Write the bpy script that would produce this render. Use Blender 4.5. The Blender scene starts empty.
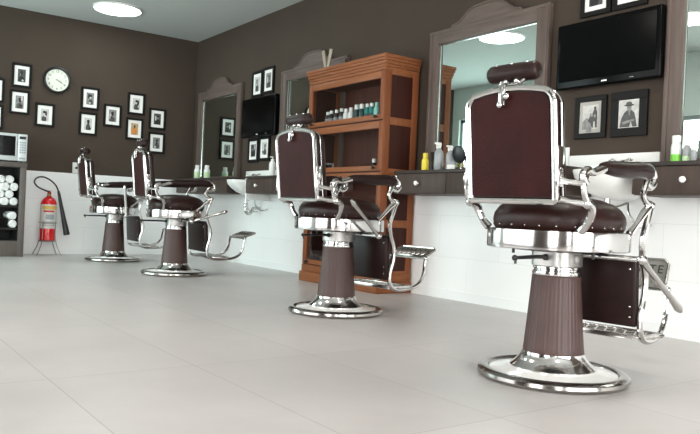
import bpy, bmesh, math, random
from math import sin, cos, pi, radians
from mathutils import Vector, Matrix

random.seed(7)
SC = bpy.context.scene
COL = SC.collection

# ------------------------------------------------------------------ setting out (metres)
W = 3.785      # inner face of the mirror wall (x)
D = 8.649      # inner face of the back wall (y)
H = 2.7        # ceiling height
LX = -0.75     # inner face of the shopfront side (x)
FY = -2.6      # inner face of the wall behind the photographer (y)
EYE = 0.5966


# ------------------------------------------------------------------ materials
def lin(c):
    c /= 255.0
    return c / 12.92 if c <= 0.04045 else ((c + 0.055) / 1.055) ** 2.4


def rgb(r, g, b):
    return (lin(r), lin(g), lin(b), 1.0)


def sock(b, *names):
    for n in names:
        if n in b.inputs:
            return b.inputs[n]


def mat(name, col, rough=0.5, metal=0.0, spec=0.5, coat=0.0, noise=0.0, nscale=8.0, bump=0.0, bscale=60.0, nstretch=None):
    m = bpy.data.materials.new(name)
    m.use_nodes = True
    nt = m.node_tree
    b = nt.nodes['Principled BSDF']
    b.inputs['Base Color'].default_value = col
    b.inputs['Roughness'].default_value = rough
    b.inputs['Metallic'].default_value = metal
    sock(b, 'Specular IOR Level', 'Specular').default_value = spec
    if coat:
        sock(b, 'Coat Weight', 'Clearcoat').default_value = coat
    tc = None
    if noise or bump:
        tc = nt.nodes.new('ShaderNodeTexCoord')
    if noise:
        mp = nt.nodes.new('ShaderNodeMapping')
        if nstretch:
            mp.inputs['Scale'].default_value = nstretch
        nt.links.new(tc.outputs['Object'], mp.inputs['Vector'])
        n = nt.nodes.new('ShaderNodeTexNoise')
        n.inputs['Scale'].default_value = nscale
        n.inputs['Detail'].default_value = 5.0
        nt.links.new(mp.outputs['Vector'], n.inputs['Vector'])
        r = nt.nodes.new('ShaderNodeValToRGB')
        r.color_ramp.elements[0].position = 0.3
        r.color_ramp.elements[1].position = 0.7
        r.color_ramp.elements[0].color = tuple(max(0, c * (1 - noise)) for c in col[:3]) + (1,)
        r.color_ramp.elements[1].color = tuple(min(1, c * (1 + noise)) for c in col[:3]) + (1,)
        nt.links.new(n.outputs['Fac'], r.inputs['Fac'])
        nt.links.new(r.outputs['Color'], b.inputs['Base Color'])
    if bump:
        n2 = nt.nodes.new('ShaderNodeTexNoise')
        n2.inputs['Scale'].default_value = bscale
        n2.inputs['Detail'].default_value = 3.0
        nt.links.new(tc.outputs['Object'], n2.inputs['Vector'])
        bp = nt.nodes.new('ShaderNodeBump')
        bp.inputs['Strength'].default_value = bump
        bp.inputs['Distance'].default_value = 0.01
        nt.links.new(n2.outputs['Fac'], bp.inputs['Height'])
        nt.links.new(bp.outputs['Normal'], b.inputs['Normal'])
    return m


def emit(name, col, strength):
    m = bpy.data.materials.new(name)
    m.use_nodes = True
    nt = m.node_tree
    nt.nodes.clear()
    e = nt.nodes.new('ShaderNodeEmission')
    e.inputs['Color'].default_value = col
    e.inputs['Strength'].default_value = strength
    o = nt.nodes.new('ShaderNodeOutputMaterial')
    nt.links.new(e.outputs[0], o.inputs[0])
    return m


def clear_glass(name, gloss_rough=0.02, tint=(0.97, 0.98, 0.98, 1), base=0.0):
    """thin pane: mostly see-through, with a fresnel reflection"""
    m = bpy.data.materials.new(name)
    m.use_nodes = True
    nt = m.node_tree
    nt.nodes.clear()
    t = nt.nodes.new('ShaderNodeBsdfTransparent')
    t.inputs[0].default_value = tint
    g = nt.nodes.new('ShaderNodeBsdfGlossy')
    g.inputs['Roughness'].default_value = gloss_rough
    lw = nt.nodes.new('ShaderNodeLayerWeight')
    pw = nt.nodes.new('ShaderNodeMath')
    pw.operation = 'POWER'
    pw.inputs[1].default_value = 4.0
    nt.links.new(lw.outputs['Facing'], pw.inputs[0])
    f = nt.nodes.new('ShaderNodeMath')
    f.operation = 'MULTIPLY_ADD'
    f.inputs[1].default_value = 0.8
    f.inputs[2].default_value = 0.035
    nt.links.new(pw.outputs[0], f.inputs[0])
    mx = nt.nodes.new('ShaderNodeMixShader')
    fac = f.outputs[0]
    if base:
        ad = nt.nodes.new('ShaderNodeMath')
        ad.operation = 'ADD'
        ad.inputs[1].default_value = base
        nt.links.new(fac, ad.inputs[0])
        fac = ad.outputs[0]
    nt.links.new(fac, mx.inputs[0])
    nt.links.new(t.outputs[0], mx.inputs[1])
    nt.links.new(g.outputs[0], mx.inputs[2])
    o = nt.nodes.new('ShaderNodeOutputMaterial')
    nt.links.new(mx.outputs[0], o.inputs[0])
    return m


def floor_mat():
    m = mat('floor_tiles', rgb(196, 191, 184), 0.33, spec=0.45)
    nt = m.node_tree
    b = nt.nodes['Principled BSDF']
    tc = nt.nodes.new('ShaderNodeTexCoord')
    mp = nt.nodes.new('ShaderNodeMapping')
    # joints run at x = 0.63 + k*0.525 and y = 2.545 + k*1.05
    mp.inputs['Location'].default_value = (-0.63 + 0.525 * 20, -2.545 + 1.05 * 20, 0)
    nt.links.new(tc.outputs['Object'], mp.inputs['Vector'])
    br = nt.nodes.new('ShaderNodeTexBrick')
    br.offset = 0.0
    br.inputs['Scale'].default_value = 1.0
    br.inputs['Brick Width'].default_value = 0.525
    br.inputs['Row Height'].default_value = 1.05
    br.inputs['Mortar Size'].default_value = 0.0022
    br.inputs['Mortar Smooth'].default_value = 0.3
    br.inputs['Color1'].default_value = rgb(190, 185, 182)
    br.inputs['Color2'].default_value = rgb(185, 180, 177)
    br.inputs['Mortar'].default_value = rgb(156, 152, 149)
    nt.links.new(mp.outputs['Vector'], br.inputs['Vector'])
    n = nt.nodes.new('ShaderNodeTexNoise')
    n.inputs['Scale'].default_value = 1.6
    n.inputs['Detail'].default_value = 6.0
    n.inputs['Roughness'].default_value = 0.6
    nt.links.new(tc.outputs['Object'], n.inputs['Vector'])
    r = nt.nodes.new('ShaderNodeValToRGB')
    r.color_ramp.elements[0].position = 0.3
    r.color_ramp.elements[0].color = (0.86, 0.86, 0.86, 1)
    r.color_ramp.elements[1].position = 0.72
    r.color_ramp.elements[1].color = (1.06, 1.06, 1.06, 1)
    nt.links.new(n.outputs['Fac'], r.inputs['Fac'])
    mx = nt.nodes.new('ShaderNodeMixRGB')
    mx.blend_type = 'MULTIPLY'
    mx.inputs[0].default_value = 1.0
    nt.links.new(br.outputs['Color'], mx.inputs[1])
    nt.links.new(r.outputs['Color'], mx.inputs[2])
    nt.links.new(mx.outputs[0], b.inputs['Base Color'])
    r2 = nt.nodes.new('ShaderNodeMapRange')
    r2.inputs['To Min'].default_value = 0.26
    r2.inputs['To Max'].default_value = 0.42
    nt.links.new(n.outputs['Fac'], r2.inputs['Value'])
    nt.links.new(r2.outputs[0], b.inputs['Roughness'])
    return m


def panel_mat():
    """white glazed wall panelling with hairline joints"""
    m = mat('white_panelling', rgb(232, 232, 230), 0.3, spec=0.4)
    nt = m.node_tree
    b = nt.nodes['Principled BSDF']
    tc = nt.nodes.new('ShaderNodeTexCoord')
    sep = nt.nodes.new('ShaderNodeSeparateXYZ')
    nt.links.new(tc.outputs['Object'], sep.inputs[0])
    add = nt.nodes.new('ShaderNodeMath')
    nt.links.new(sep.outputs['X'], add.inputs[0])
    nt.links.new(sep.outputs['Y'], add.inputs[1])
    cb = nt.nodes.new('ShaderNodeCombineXYZ')
    nt.links.new(add.outputs[0], cb.inputs['X'])
    nt.links.new(sep.outputs['Z'], cb.inputs['Y'])
    br = nt.nodes.new('ShaderNodeTexBrick')
    br.offset = 0.5
    br.inputs['Scale'].default_value = 1.0
    br.inputs['Brick Width'].default_value = 0.6
    br.inputs['Row Height'].default_value = 0.31
    br.inputs['Mortar Size'].default_value = 0.0016
    br.inputs['Mortar Smooth'].default_value = 0.4
    br.inputs['Color1'].default_value = rgb(246, 246, 245)
    br.inputs['Color2'].default_value = rgb(244, 244, 243)
    br.inputs['Mortar'].default_value = rgb(226, 226, 225)
    nt.links.new(cb.outputs[0], br.inputs['Vector'])
    nt.links.new(br.outputs['Color'], b.inputs['Base Color'])
    return m


M = {}
M['wall'] = mat('taupe_paint', rgb(70, 60, 52), 0.75, spec=0.2, noise=0.05, nscale=3.0)
M['white_paint'] = mat('white_paint', rgb(222, 228, 224), 0.7, spec=0.3)
M['panel'] = panel_mat()
M['floor'] = floor_mat()
M['ceiling'] = mat('ceiling_paint', rgb(182, 184, 181), 0.8, spec=0.2)
M['skirt'] = mat('white_skirting', rgb(242, 243, 242), 0.4)
M['chrome'] = mat('chrome', rgb(205, 203, 201), 0.13, metal=1.0)
M['chrome_worn'] = mat('worn_chrome', rgb(205, 202, 198), 0.22, metal=1.0, noise=0.15, nscale=30)
M['pump'] = mat('satin_steel', rgb(176, 173, 170), 0.38, metal=0.9, noise=0.06, nscale=20)
M['rim'] = mat('foot_rim_chrome', rgb(160, 156, 152), 0.17, metal=1.0)
M['plate'] = mat('cast_nickel_plate', rgb(150, 148, 142), 0.4, metal=0.6, noise=0.1, nscale=30)
M['letter'] = mat('dark_recessed_lettering', rgb(48, 46, 44), 0.6)
M['enamel'] = mat('white_enamel', rgb(240, 238, 234), 0.15, coat=0.5)
M['leather'] = mat('dark_brown_leather', rgb(40, 21, 18), 0.36, spec=0.25, noise=0.18, nscale=14, bump=0.12, bscale=160)
M['leather_back'] = mat('red_brown_leather', rgb(44, 15, 13), 0.55, spec=0.12, noise=0.22, nscale=7, bump=0.15, bscale=130)
M['leather_dark'] = mat('near_black_leather', rgb(36, 22, 20), 0.36, spec=0.18, noise=0.15, nscale=12, bump=0.1, bscale=150)
M['column'] = mat('brown_column_paint', rgb(68, 46, 42), 0.45, spec=0.45, noise=0.06, nscale=20)
M['black'] = mat('black_plastic', rgb(18, 18, 19), 0.35)
M['black_gloss'] = mat('black_gloss', rgb(9, 9, 10), 0.2, spec=0.08)
M['screen'] = mat('tv_screen', rgb(5, 5, 6), 0.16, spec=0.08)
M['frame_black'] = mat('black_frame_wood', rgb(24, 23, 22), 0.5, spec=0.15, noise=0.1, nscale=30)
M['mat_board'] = mat('white_mat_board', rgb(236, 234, 230), 0.8)
M['mat_grey'] = mat('pale_grey_mat_board', rgb(172, 168, 162), 0.8)
M['ph_black'] = mat('print_black', rgb(28, 27, 27), 0.5)
M['ph_dark'] = mat('print_dark_grey', rgb(72, 71, 70), 0.5, noise=0.35, nscale=40)
M['ph_mid'] = mat('print_mid_grey', rgb(130, 128, 126), 0.5, noise=0.35, nscale=35)
M['ph_light'] = mat('print_light_grey', rgb(196, 194, 190), 0.5, noise=0.2, nscale=35)
M['ph_orange'] = mat('print_orange', rgb(206, 134, 62), 0.5, noise=0.35, nscale=40)
M['ph_sand'] = mat('print_sand', rgb(188, 160, 120), 0.5, noise=0.3, nscale=40)
M['wood'] = mat('cherry_wood', rgb(124, 72, 44), 0.42, spec=0.2, noise=0.16, nscale=5, nstretch=(6, 6, 0.6))
M['wood_h'] = mat('cherry_wood_rail', rgb(132, 80, 49), 0.42, spec=0.2, noise=0.16, nscale=5, nstretch=(6, 0.6, 6))
M['wood_shaded'] = mat('cherry_wood_panel_shaded', rgb(54, 24, 16), 0.5, spec=0.2, noise=0.28, nscale=5, nstretch=(6, 6, 0.5))  # dark panel wood, with the shade of the bookcase side in its colour
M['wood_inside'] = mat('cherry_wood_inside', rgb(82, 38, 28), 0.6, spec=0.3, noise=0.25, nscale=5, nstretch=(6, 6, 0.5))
M['counter'] = mat('grey_brown_laminate', rgb(70, 58, 52), 0.45, spec=0.2, noise=0.16, nscale=4, nstretch=(8, 8, 1.0))
M['counter_top'] = mat('grey_brown_laminate_top', rgb(58, 50, 46), 0.4, spec=0.25, noise=0.12, nscale=5, nstretch=(8, 1, 8))
M['mirror_wood'] = mat('weathered_frame_wood', rgb(95, 82, 76), 0.5, spec=0.35, noise=0.16, nscale=5, nstretch=(8, 8, 0.8))
M['mirror_wood_h'] = mat('weathered_frame_wood_rail', rgb(95, 82, 76), 0.5, spec=0.35, noise=0.16, nscale=5, nstretch=(8, 0.8, 8))
M['mirror'] = mat('mirror_silver', rgb(204, 217, 212), 0.015, metal=1.0)
M['bevel'] = mat('mirror_bevel', rgb(235, 242, 240), 0.12, metal=1.0)
M['ceramic'] = mat('white_ceramic', rgb(238, 238, 235), 0.12, coat=0.5)
M['knob'] = mat('white_porcelain_knob', rgb(240, 238, 234), 0.2)
M['knob_dark'] = mat('dark_bronze_knob', rgb(38, 28, 26), 0.35, metal=0.4)
M['white_plastic'] = mat('white_plastic', rgb(232, 232, 228), 0.4)
M['pale_plastic'] = mat('translucent_bottle_plastic', rgb(150, 154, 155), 0.25)
M['dark_bottle'] = mat('dark_bottle_plastic', rgb(34, 33, 36), 0.3)
M['grey_label'] = mat('grey_bottle_label', rgb(140, 140, 142), 0.5)
M['teal'] = mat('teal_bottle_plastic', rgb(22, 128, 122), 0.3)
M['teal_dark'] = mat('dark_teal_bottle_plastic', rgb(18, 62, 66), 0.3)
M['teal_pale'] = mat('pale_teal_bottle_plastic', rgb(150, 214, 204), 0.3)
M['green'] = mat('green_bottle_plastic', rgb(118, 200, 62), 0.3)
M['green_pale'] = mat('pale_green_label', rgb(196, 224, 176), 0.4)
M['yellow'] = mat('yellow_bottle_plastic', rgb(226, 204, 58), 0.35)
M['red'] = mat('red_extinguisher_paint', rgb(206, 22, 26), 0.25, coat=0.4)
M['red_label'] = mat('red_print', rgb(196, 60, 50), 0.5)
M['yellow_label'] = mat('yellow_print', rgb(214, 178, 92), 0.5)
M['ext_label'] = mat('extinguisher_label', rgb(212, 206, 200), 0.5)
M['brass'] = mat('brass', rgb(170, 140, 80), 0.3, metal=1.0)
M['cabinet'] = mat('taupe_cabinet_laminate', rgb(92, 84, 79), 0.5, noise=0.08, nscale=5, nstretch=(8, 8, 1))
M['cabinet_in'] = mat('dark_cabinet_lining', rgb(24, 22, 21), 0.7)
M['towel'] = mat('white_terry', rgb(240, 240, 238), 0.95, spec=0.1, bump=0.6, bscale=220)
M['towel_dark'] = mat('black_terry', rgb(28, 26, 25), 0.95, spec=0.1, bump=0.6, bscale=220)
M['micro'] = mat('microwave_silver', rgb(206, 210, 210), 0.35, metal=0.15)
M['micro_key'] = mat('microwave_key_grey', rgb(150, 158, 160), 0.5)
M['micro_glass'] = mat('microwave_door_glass', rgb(20, 20, 21), 0.06, coat=0.5)
M['face'] = mat('clock_face', rgb(226, 228, 216), 0.5)
M['wire'] = mat('wire_steel', rgb(150, 146, 144), 0.35, metal=0.8)
M['lamp'] = emit('ceiling_lamp_diffuser', (0.93, 1.0, 0.985, 1), 15.0)
M['lamp_warm'] = emit('ceiling_lamp_diffuser_warm', (1.0, 0.93, 0.86, 1), 17.0)
M['daylight'] = emit('daylight_pane', (0.98, 1.0, 0.995, 1), 7.0)
M['daylight_soft'] = emit('soft_daylight_pane', (0.98, 1.0, 0.995, 1), 3.0)
M['daylight_cool'] = emit('cool_daylight_pane', (0.80, 1.0, 0.99, 1), 5.0)
M['alu'] = mat('window_aluminium', rgb(150, 152, 152), 0.4, metal=0.6)
M['glass'] = clear_glass('thin_glass')
M['stone'] = mat('pale_horn', rgb(150, 140, 122), 0.4)


# ------------------------------------------------------------------ mesh builder
class MB:
    def __init__(self):
        self.bm = bmesh.new()
        self.mats = []

    def mi(self, m):
        if m not in self.mats:
            self.mats.append(m)
        return self.mats.index(m)

    def _f(self, vs, mi):
        try:
            f = self.bm.faces.new(vs)
            f.material_index = mi
            return f
        except ValueError:
            return None

    def box(self, lo, hi, m, bevel=0.0, seg=2, xf=None):
        mi = self.mi(m)
        b2 = bmesh.new()
        bmesh.ops.create_cube(b2, size=1.0)
        c = [(lo[i] + hi[i]) / 2 for i in range(3)]
        s = [abs(hi[i] - lo[i]) for i in range(3)]
        for v in b2.verts:
            v.co = Vector((v.co.x * s[0] + c[0], v.co.y * s[1] + c[1], v.co.z * s[2] + c[2]))
        if bevel:
            bmesh.ops.bevel(b2, geom=list(b2.edges), offset=bevel, segments=seg, affect='EDGES', profile=0.5, clamp_overlap=True)
        self.merge(b2, mi, xf)
        return self

    def merge(self, b2, mi, xf=None):
        mp = {}
        for v in b2.verts:
            co = xf @ v.co if xf else v.co.copy()
            mp[v] = self.bm.verts.new(co)
        for f in b2.faces:
            self._f([mp[v] for v in f.verts], mi if mi is not None else f.material_index)
        b2.free()

    def lathe(self, prof, m, c=(0, 0, 0), n=32, axis='z', xf=None, rib=None, sup=None, cap=True):
        """prof: (r, h[, material]); rib=(count, depth, i0, i1); sup: superellipse exponent"""
        rings = []
        for k, p in enumerate(prof):
            r, h = p[0], p[1]
            ring = []
            for i in range(n):
                a = 2 * pi * i / n
                rr = r
                if sup:
                    rr = r / (abs(cos(a)) ** sup + abs(sin(a)) ** sup) ** (1.0 / sup)
                if rib and rib[2] <= k <= rib[3]:
                    rr = r - rib[1] * (0.5 + 0.5 * cos(a * rib[0]))
                x, y = rr * cos(a), rr * sin(a)
                co = {'z': (x, y, h), 'x': (h, x, y), 'y': (y, h, x)}[axis]
                co = Vector((co[0] + c[0], co[1] + c[1], co[2] + c[2]))
                ring.append(self.bm.verts.new(xf @ co if xf else co))
            rings.append(ring)
        for k in range(len(rings) - 1):
            mm = self.mi(prof[k + 1][2] if len(prof[k + 1]) > 2 else m)
            for i in range(n):
                j = (i + 1) % n
                self._f([rings[k][i], rings[k][j], rings[k + 1][j], rings[k + 1][i]], mm)
        if cap and prof[0][0] > 1e-6:
            self._f(list(reversed(rings[0])), self.mi(prof[0][2] if len(prof[0]) > 2 else m))
        if cap and prof[-1][0] > 1e-6:
            self._f(rings[-1], self.mi(prof[-1][2] if len(prof[-1]) > 2 else m))
        return self

    def tube(self, pts, r, m, n=10, smooth=0, closed=False, flat=None, xf=None):
        """sweep a round (or flattened) section along pts; r number or list; flat=(a, b) section factors"""
        P = [Vector(p) for p in pts]
        R = list(r) if isinstance(r, (list, tuple)) else [r] * len(P)
        if smooth:
            Q, S = [], []
            L = len(P)
            segs = L if closed else L - 1
            for i in range(segs):
                if closed:
                    p0, p1, p2, p3 = P[(i - 1) % L], P[i], P[(i + 1) % L], P[(i + 2) % L]
                else:
                    p0, p1, p2, p3 = P[max(i - 1, 0)], P[i], P[i + 1], P[min(i + 2, L - 1)]
                for k in range(smooth):
                    t = k / smooth
                    Q.append(0.5 * ((2 * p1) + (p2 - p0) * t + (2 * p0 - 5 * p1 + 4 * p2 - p3) * t * t + (-p0 + 3 * p1 - 3 * p2 + p3) * t ** 3))
                    S.append(R[i] * (1 - t) + R[(i + 1) % L] * t)
            if not closed:
                Q.append(P[-1])
                S.append(R[-1])
            P, R = Q, S
        mi = self.mi(m)
        L = len(P)
        rings = []
        nrm = None
        for i in range(L):
            if closed:
                t = (P[(i + 1) % L] - P[(i - 1) % L])
            else:
                t = P[min(i + 1, L - 1)] - P[max(i - 1, 0)]
            if t.length < 1e-9:
                t = Vector((0, 0, 1))
            t.normalize()
            if nrm is None:
                ref = Vector((0, 1, 0)) if abs(t.y) < 0.9 else Vector((1, 0, 0))
                nrm = (ref - t * ref.dot(t)).normalized()
            else:
                nrm = (nrm - t * nrm.dot(t)).normalized()
            bn = t.cross(nrm)
            ring = []
            fa, fb = flat if flat else (1, 1)
            for k in range(n):
                a = 2 * pi * k / n
                co = P[i] + nrm * (cos(a) * R[i] * fa) + bn * (sin(a) * R[i] * fb)
                ring.append(self.bm.verts.new(xf @ co if xf else co))
            rings.append(ring)
        rng = L if closed else L - 1
        for i in range(rng):
            a, b = rings[i], rings[(i + 1) % L]
            for k in range(n):
                j = (k + 1) % n
                self._f([a[k], a[j], b[j], b[k]], mi)
        if not closed:
            self._f(list(reversed(rings[0])), mi)
            self._f(rings[-1], mi)
        return self

    def ball(self, c, r, m, n=12, sc=(1, 1, 1), xf=None):
        b2 = bmesh.new()
        bmesh.ops.create_uvsphere(b2, u_segments=n, v_segments=max(6, n // 2 + 2), radius=r)
        for v in b2.verts:
            v.co = Vector((v.co.x * sc[0] + c[0], v.co.y * sc[1] + c[1], v.co.z * sc[2] + c[2]))
        self.merge(b2, self.mi(m), xf)
        return self

    def prism(self, poly, f0, f1, m):
        """poly: list of 2D points; f0/f1 map a 2D point to a 3D point on the two faces"""
        mi = self.mi(m)
        a = [self.bm.verts.new(f0(p)) for p in poly]
        b = [self.bm.verts.new(f1(p)) for p in poly]
        self._f(list(reversed(a)), mi)
        self._f(b, mi)
        n = len(poly)
        for i in range(n):
            j = (i + 1) % n
            self._f([a[i], a[j], b[j], b[i]], mi)
        return self

    def loft(self, rings, m, cap=True):
        mi = self.mi(m)
        vr = [[self.bm.verts.new(p) for p in r] for r in rings]
        n = len(vr[0])
        for a, b in zip(vr, vr[1:]):
            for i in range(n):
                j = (i + 1) % n
                self._f([a[i], a[j], b[j], b[i]], mi)
        if cap:
            self._f(list(reversed(vr[0])), mi)
            self._f(vr[-1], mi)
        return self

    def text(self, body, size, m, xf, depth=0.002, space=1.0):
        cu = bpy.data.curves.new('lettering', 'FONT')
        cu.body = body
        cu.size = size
        cu.extrude = depth
        cu.space_character = space
        cu.align_x = 'CENTER'
        cu.align_y = 'CENTER'
        cu.resolution_u = 3
        o = bpy.data.objects.new('lettering', cu)
        COL.objects.link(o)
        dg = bpy.context.evaluated_depsgraph_get()
        me = bpy.data.meshes.new_from_object(o.evaluated_get(dg))
        b2 = bmesh.new()
        b2.from_mesh(me)
        self.merge(b2, self.mi(m), xf)
        bpy.data.objects.remove(o)
        bpy.data.curves.remove(cu)
        bpy.data.meshes.remove(me)
        return self

    def build(self, name, parent=None, loc=(0, 0, 0), rot=(0, 0, 0), angle=35, smooth=True):
        bmesh.ops.recalc_face_normals(self.bm, faces=list(self.bm.faces))
        me = bpy.data.meshes.new(name)
        self.bm.to_mesh(me)
        self.bm.free()
        for m in self.mats:
            me.materials.append(m)
        if smooth:
            for p in me.polygons:
                p.use_smooth = True
            me.set_sharp_from_angle(angle=radians(angle))
        o = bpy.data.objects.new(name, me)
        COL.objects.link(o)
        if parent is not None:
            o.parent = parent
        o.location = loc
        o.rotation_euler = rot
        return o


def tag(o, label=None, cat=None, group=None, kind=None):
    if label:
        o['label'] = label
    if cat:
        o['category'] = cat
    if group:
        o['group'] = group
    if kind:
        o['kind'] = kind
    return o


def thing(name, loc, label, cat, group=None, rz=0.0):
    o = bpy.data.objects.new(name, None)
    COL.objects.link(o)
    o.location = loc
    o.rotation_euler = (0, 0, rz)
    o.empty_display_size = 0.1
    return tag(o, label, cat, group)


def copy_tree(o, parent=None):
    c = o.copy()
    COL.objects.link(c)
    if parent is not None:
        c.parent = parent
    for ch in list(o.children):
        copy_tree(ch, c)
    return c


def child(o, name):
    for ch in o.children:
        if ch.name.split('.')[0] == name:
            return ch
        g = child(ch, name)
        if g:
            return g


def struct(name, mb, label=None, smooth=False):
    o = mb.build(name, smooth=smooth)
    o['kind'] = 'structure'
    o['category'] = 'room'
    o['label'] = label or name.replace('_', ' ')
    return o


# ------------------------------------------------------------------ the room
T = 0.15
struct('floor', MB().box((LX - T, FY - T, -0.1), (W + T, D + T, 0), M['floor']), 'pale grey large-format tiled floor')
struct('ceiling', MB().box((LX - T, FY - T, H), (W + T, D + T, H + 0.1), M['ceiling']), 'plain pale grey ceiling')
struct('wall_back', MB().box((LX - T, D, 0), (W + T, D + T, H), M['wall']), 'taupe far wall hung with small pictures and a clock')
struct('wall_right', MB().box((W, FY - T, 0), (W + T, D, H), M['wall']), 'taupe wall that carries the mirrors')
WZ0, WZ1 = 0.12, 1.95
BAYS = [(-2.1, -1.3), (0.35, 1.35), (2.6, 5.05)]
mb = MB()
mb.box((LX - T, FY - T, 0), (LX, 5.15, WZ0), M['wall'])
mb.box((LX - T, FY - T, WZ1), (LX, 5.15, H), M['white_paint'])
edge = FY - T
for y0, y1 in BAYS:
    mb.box((LX - T, edge, WZ0), (LX, y0, WZ1), M['wall'])
    edge = y1
mb.box((LX - T, edge, WZ0), (LX, 5.15, WZ1), M['wall'])
mb.box((LX - T, 5.15, 0), (LX, 6.2, H), M['white_paint'])
mb.box((LX - T, 6.2, 0), (LX, 8.5, WZ0), M['white_paint'])
mb.box((LX - T, 6.2, 2.2), (LX, 8.5, H), M['white_paint'])
mb.box((LX - T, 8.5, 0), (LX, D, H), M['white_paint'])
struct('wall_left', mb, 'wall on the shopfront side, white beyond the windows')
mb = MB()
FX0, FX1, FZ0, FZ1 = -0.35, 3.35, 0.10, 2.25
mb.box((LX - T, FY - T, 0), (W + T, FY, FZ0), M['wall'])
mb.box((LX - T, FY - T, FZ1), (W + T, FY, H), M['wall'])
mb.box((LX - T, FY - T, FZ0), (FX0, FY, FZ1), M['wall'])
mb.box((FX1, FY - T, FZ0), (W + T, FY, FZ1), M['wall'])
struct('wall_front', mb, 'taupe wall behind the viewpoint with the added window')
mb = MB()
for x in (FX0, FX0 + 0.9, FX0 + 1.85, FX0 + 2.8, FX1 - 0.06):
    mb.box((x, FY - 0.10, FZ0), (x + 0.06, FY - 0.03, FZ1), M['alu'])
for z in (FZ0, FZ1 - 0.06):
    mb.box((FX0, FY - 0.10, z), (FX1, FY - 0.03, z + 0.06), M['alu'])
wf = struct('window_5', mb, 'added glowing window behind the viewpoint that brightens the far wall')
MB().box((FX0, FY - 0.08, FZ0), (FX1, FY - 0.07, FZ1), M['daylight']).build('glazing', wf)  # glowing pane added out of view to brighten the far wall
for i, (y0, y1, WZ1, pane) in enumerate([(a, b, WZ1, 'daylight' if b < 2 else 'daylight_soft') for a, b in BAYS] + [(6.2, 8.5, 2.2, 'daylight_cool')]):
    mb = MB()
    xa, xb = LX - 0.1, LX - 0.04
    mb.box((xa, y0, WZ0), (xb, y1, WZ0 + 0.05), M['alu'])
    mb.box((xa, y0, WZ1 - 0.05), (xb, y1, WZ1), M['alu'])
    mb.box((xa, y0, WZ0), (xb, y0 + 0.05, WZ1), M['alu'])
    mb.box((xa, y1 - 0.05, WZ0), (xb, y1, WZ1), M['alu'])
    ym = (y0 + y1) / 2
    mb.box((xa, ym - 0.025, WZ0), (xb, ym + 0.025, WZ1), M['alu'])
    wf = struct('window_%d' % (i + 1), mb, 'aluminium framed shopfront window full of daylight')
    MB().box((LX - 0.08, y0, WZ0), (LX - 0.07, y1, WZ1), M[pane]).build('glazing', wf)

# white dado panelling, a hair proud of the paint
struct('trim_1', MB().box((LX, D - 0.012, 0), (W - 0.012, D, 0.93), M['panel']), 'white panelling along the foot of the far wall')
struct('trim_2', MB().box((W - 0.012, FY, 0), (W, D, 0.80), M['panel']), 'white panelling under the counters')
struct('baseboard_back', MB().box((LX, D - 0.02, 0), (W - 0.02, D - 0.012, 0.05), M['skirt']), 'low white skirting of the far wall')
struct('baseboard_right', MB().box((W - 0.02, FY, 0), (W - 0.012, D - 0.012, 0.07), M['skirt']), 'low white skirting of the mirror wall')


# ------------------------------------------------------------------ ceiling lamps
def lamp(x, y, r, m, label):
    t = thing('ceiling_lamp', (x, y, H), label, 'ceiling light', 'round ceiling lights')
    MB().lathe([(r + 0.012, 0.0), (r + 0.012, -0.018), (r, -0.02), (r, -0.004)], M['white_plastic'], n=40, cap=False).build('trim_ring', t)
    MB().lathe([(r, -0.006), (r, -0.016), (r * 0.9, -0.019), (0, -0.02)], m, n=40).build('diffuser', t)
    return t


lamp(2.49, 7.83, 0.24, M['lamp'], 'round flush ceiling light directly visible near the far wall')
lamp(1.33, 5.74, 0.25, M['lamp'], 'round flush ceiling light seen reflected in the mirror beside the bookcase')
lamp(0.64, 3.92, 0.25, M['lamp_warm'], 'round flush ceiling light seen reflected in the mirror at the right edge')
lamp(2.35, 1.75, 0.25, M['lamp_warm'], 'round flush ceiling light above the chair nearest the viewer')
lamp(0.9, -0.4, 0.25, M['lamp_warm'], 'round flush ceiling light overhead behind the viewpoint')


# ------------------------------------------------------------------ barber chair (faces +x, near side is -y)
def superring(cx, cy, z, a, b, n, e):
    out = []
    for i in range(n):
        t = 2 * pi * i / n
        c, s = cos(t), sin(t)
        k = (abs(c) ** e + abs(s) ** e) ** (-1.0 / e)
        out.append((cx + a * c * k, cy + b * s * k, z))
    return out


def arch_outline(w, z0, z1, rise, rc, rb, n=8):
    """rounded panel outline in (y, z): square foot, rounded shoulders, slightly arched top"""
    pts = []
    hw = w / 2
    for c, a0, a1, r in (((hw - rb, z0 + rb), -90, 0, rb),):
        for k in range(4):
            a = radians(a0 + (a1 - a0) * k / 3)
            pts.append((c[0] + r * cos(a), c[1] + r * sin(a)))
    for k in range(n + 1):
        a = radians(0 + 70 * k / n)
        pts.append((hw - rc + rc * cos(a), z1 - rise - rc + rc * sin(a)))
    y0, zz = pts[-1]
    for k in range(1, 6):
        t = k / 6
        y = y0 * (1 - 2 * t)
        pts.append((y, zz + (z1 - zz) * (1 - (2 * t - 1) ** 2)))
    for k in range(n + 1):
        a = radians(110 + 70 * k / n)
        pts.append((-hw + rc + rc * cos(a), z1 - rise - rc + rc * sin(a)))
    for k in range(4):
        a = radians(180 + 90 * k / 3)
        pts.append((-hw + rb + rb * cos(a), z0 + rb + rb * sin(a)))
    return pts


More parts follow.
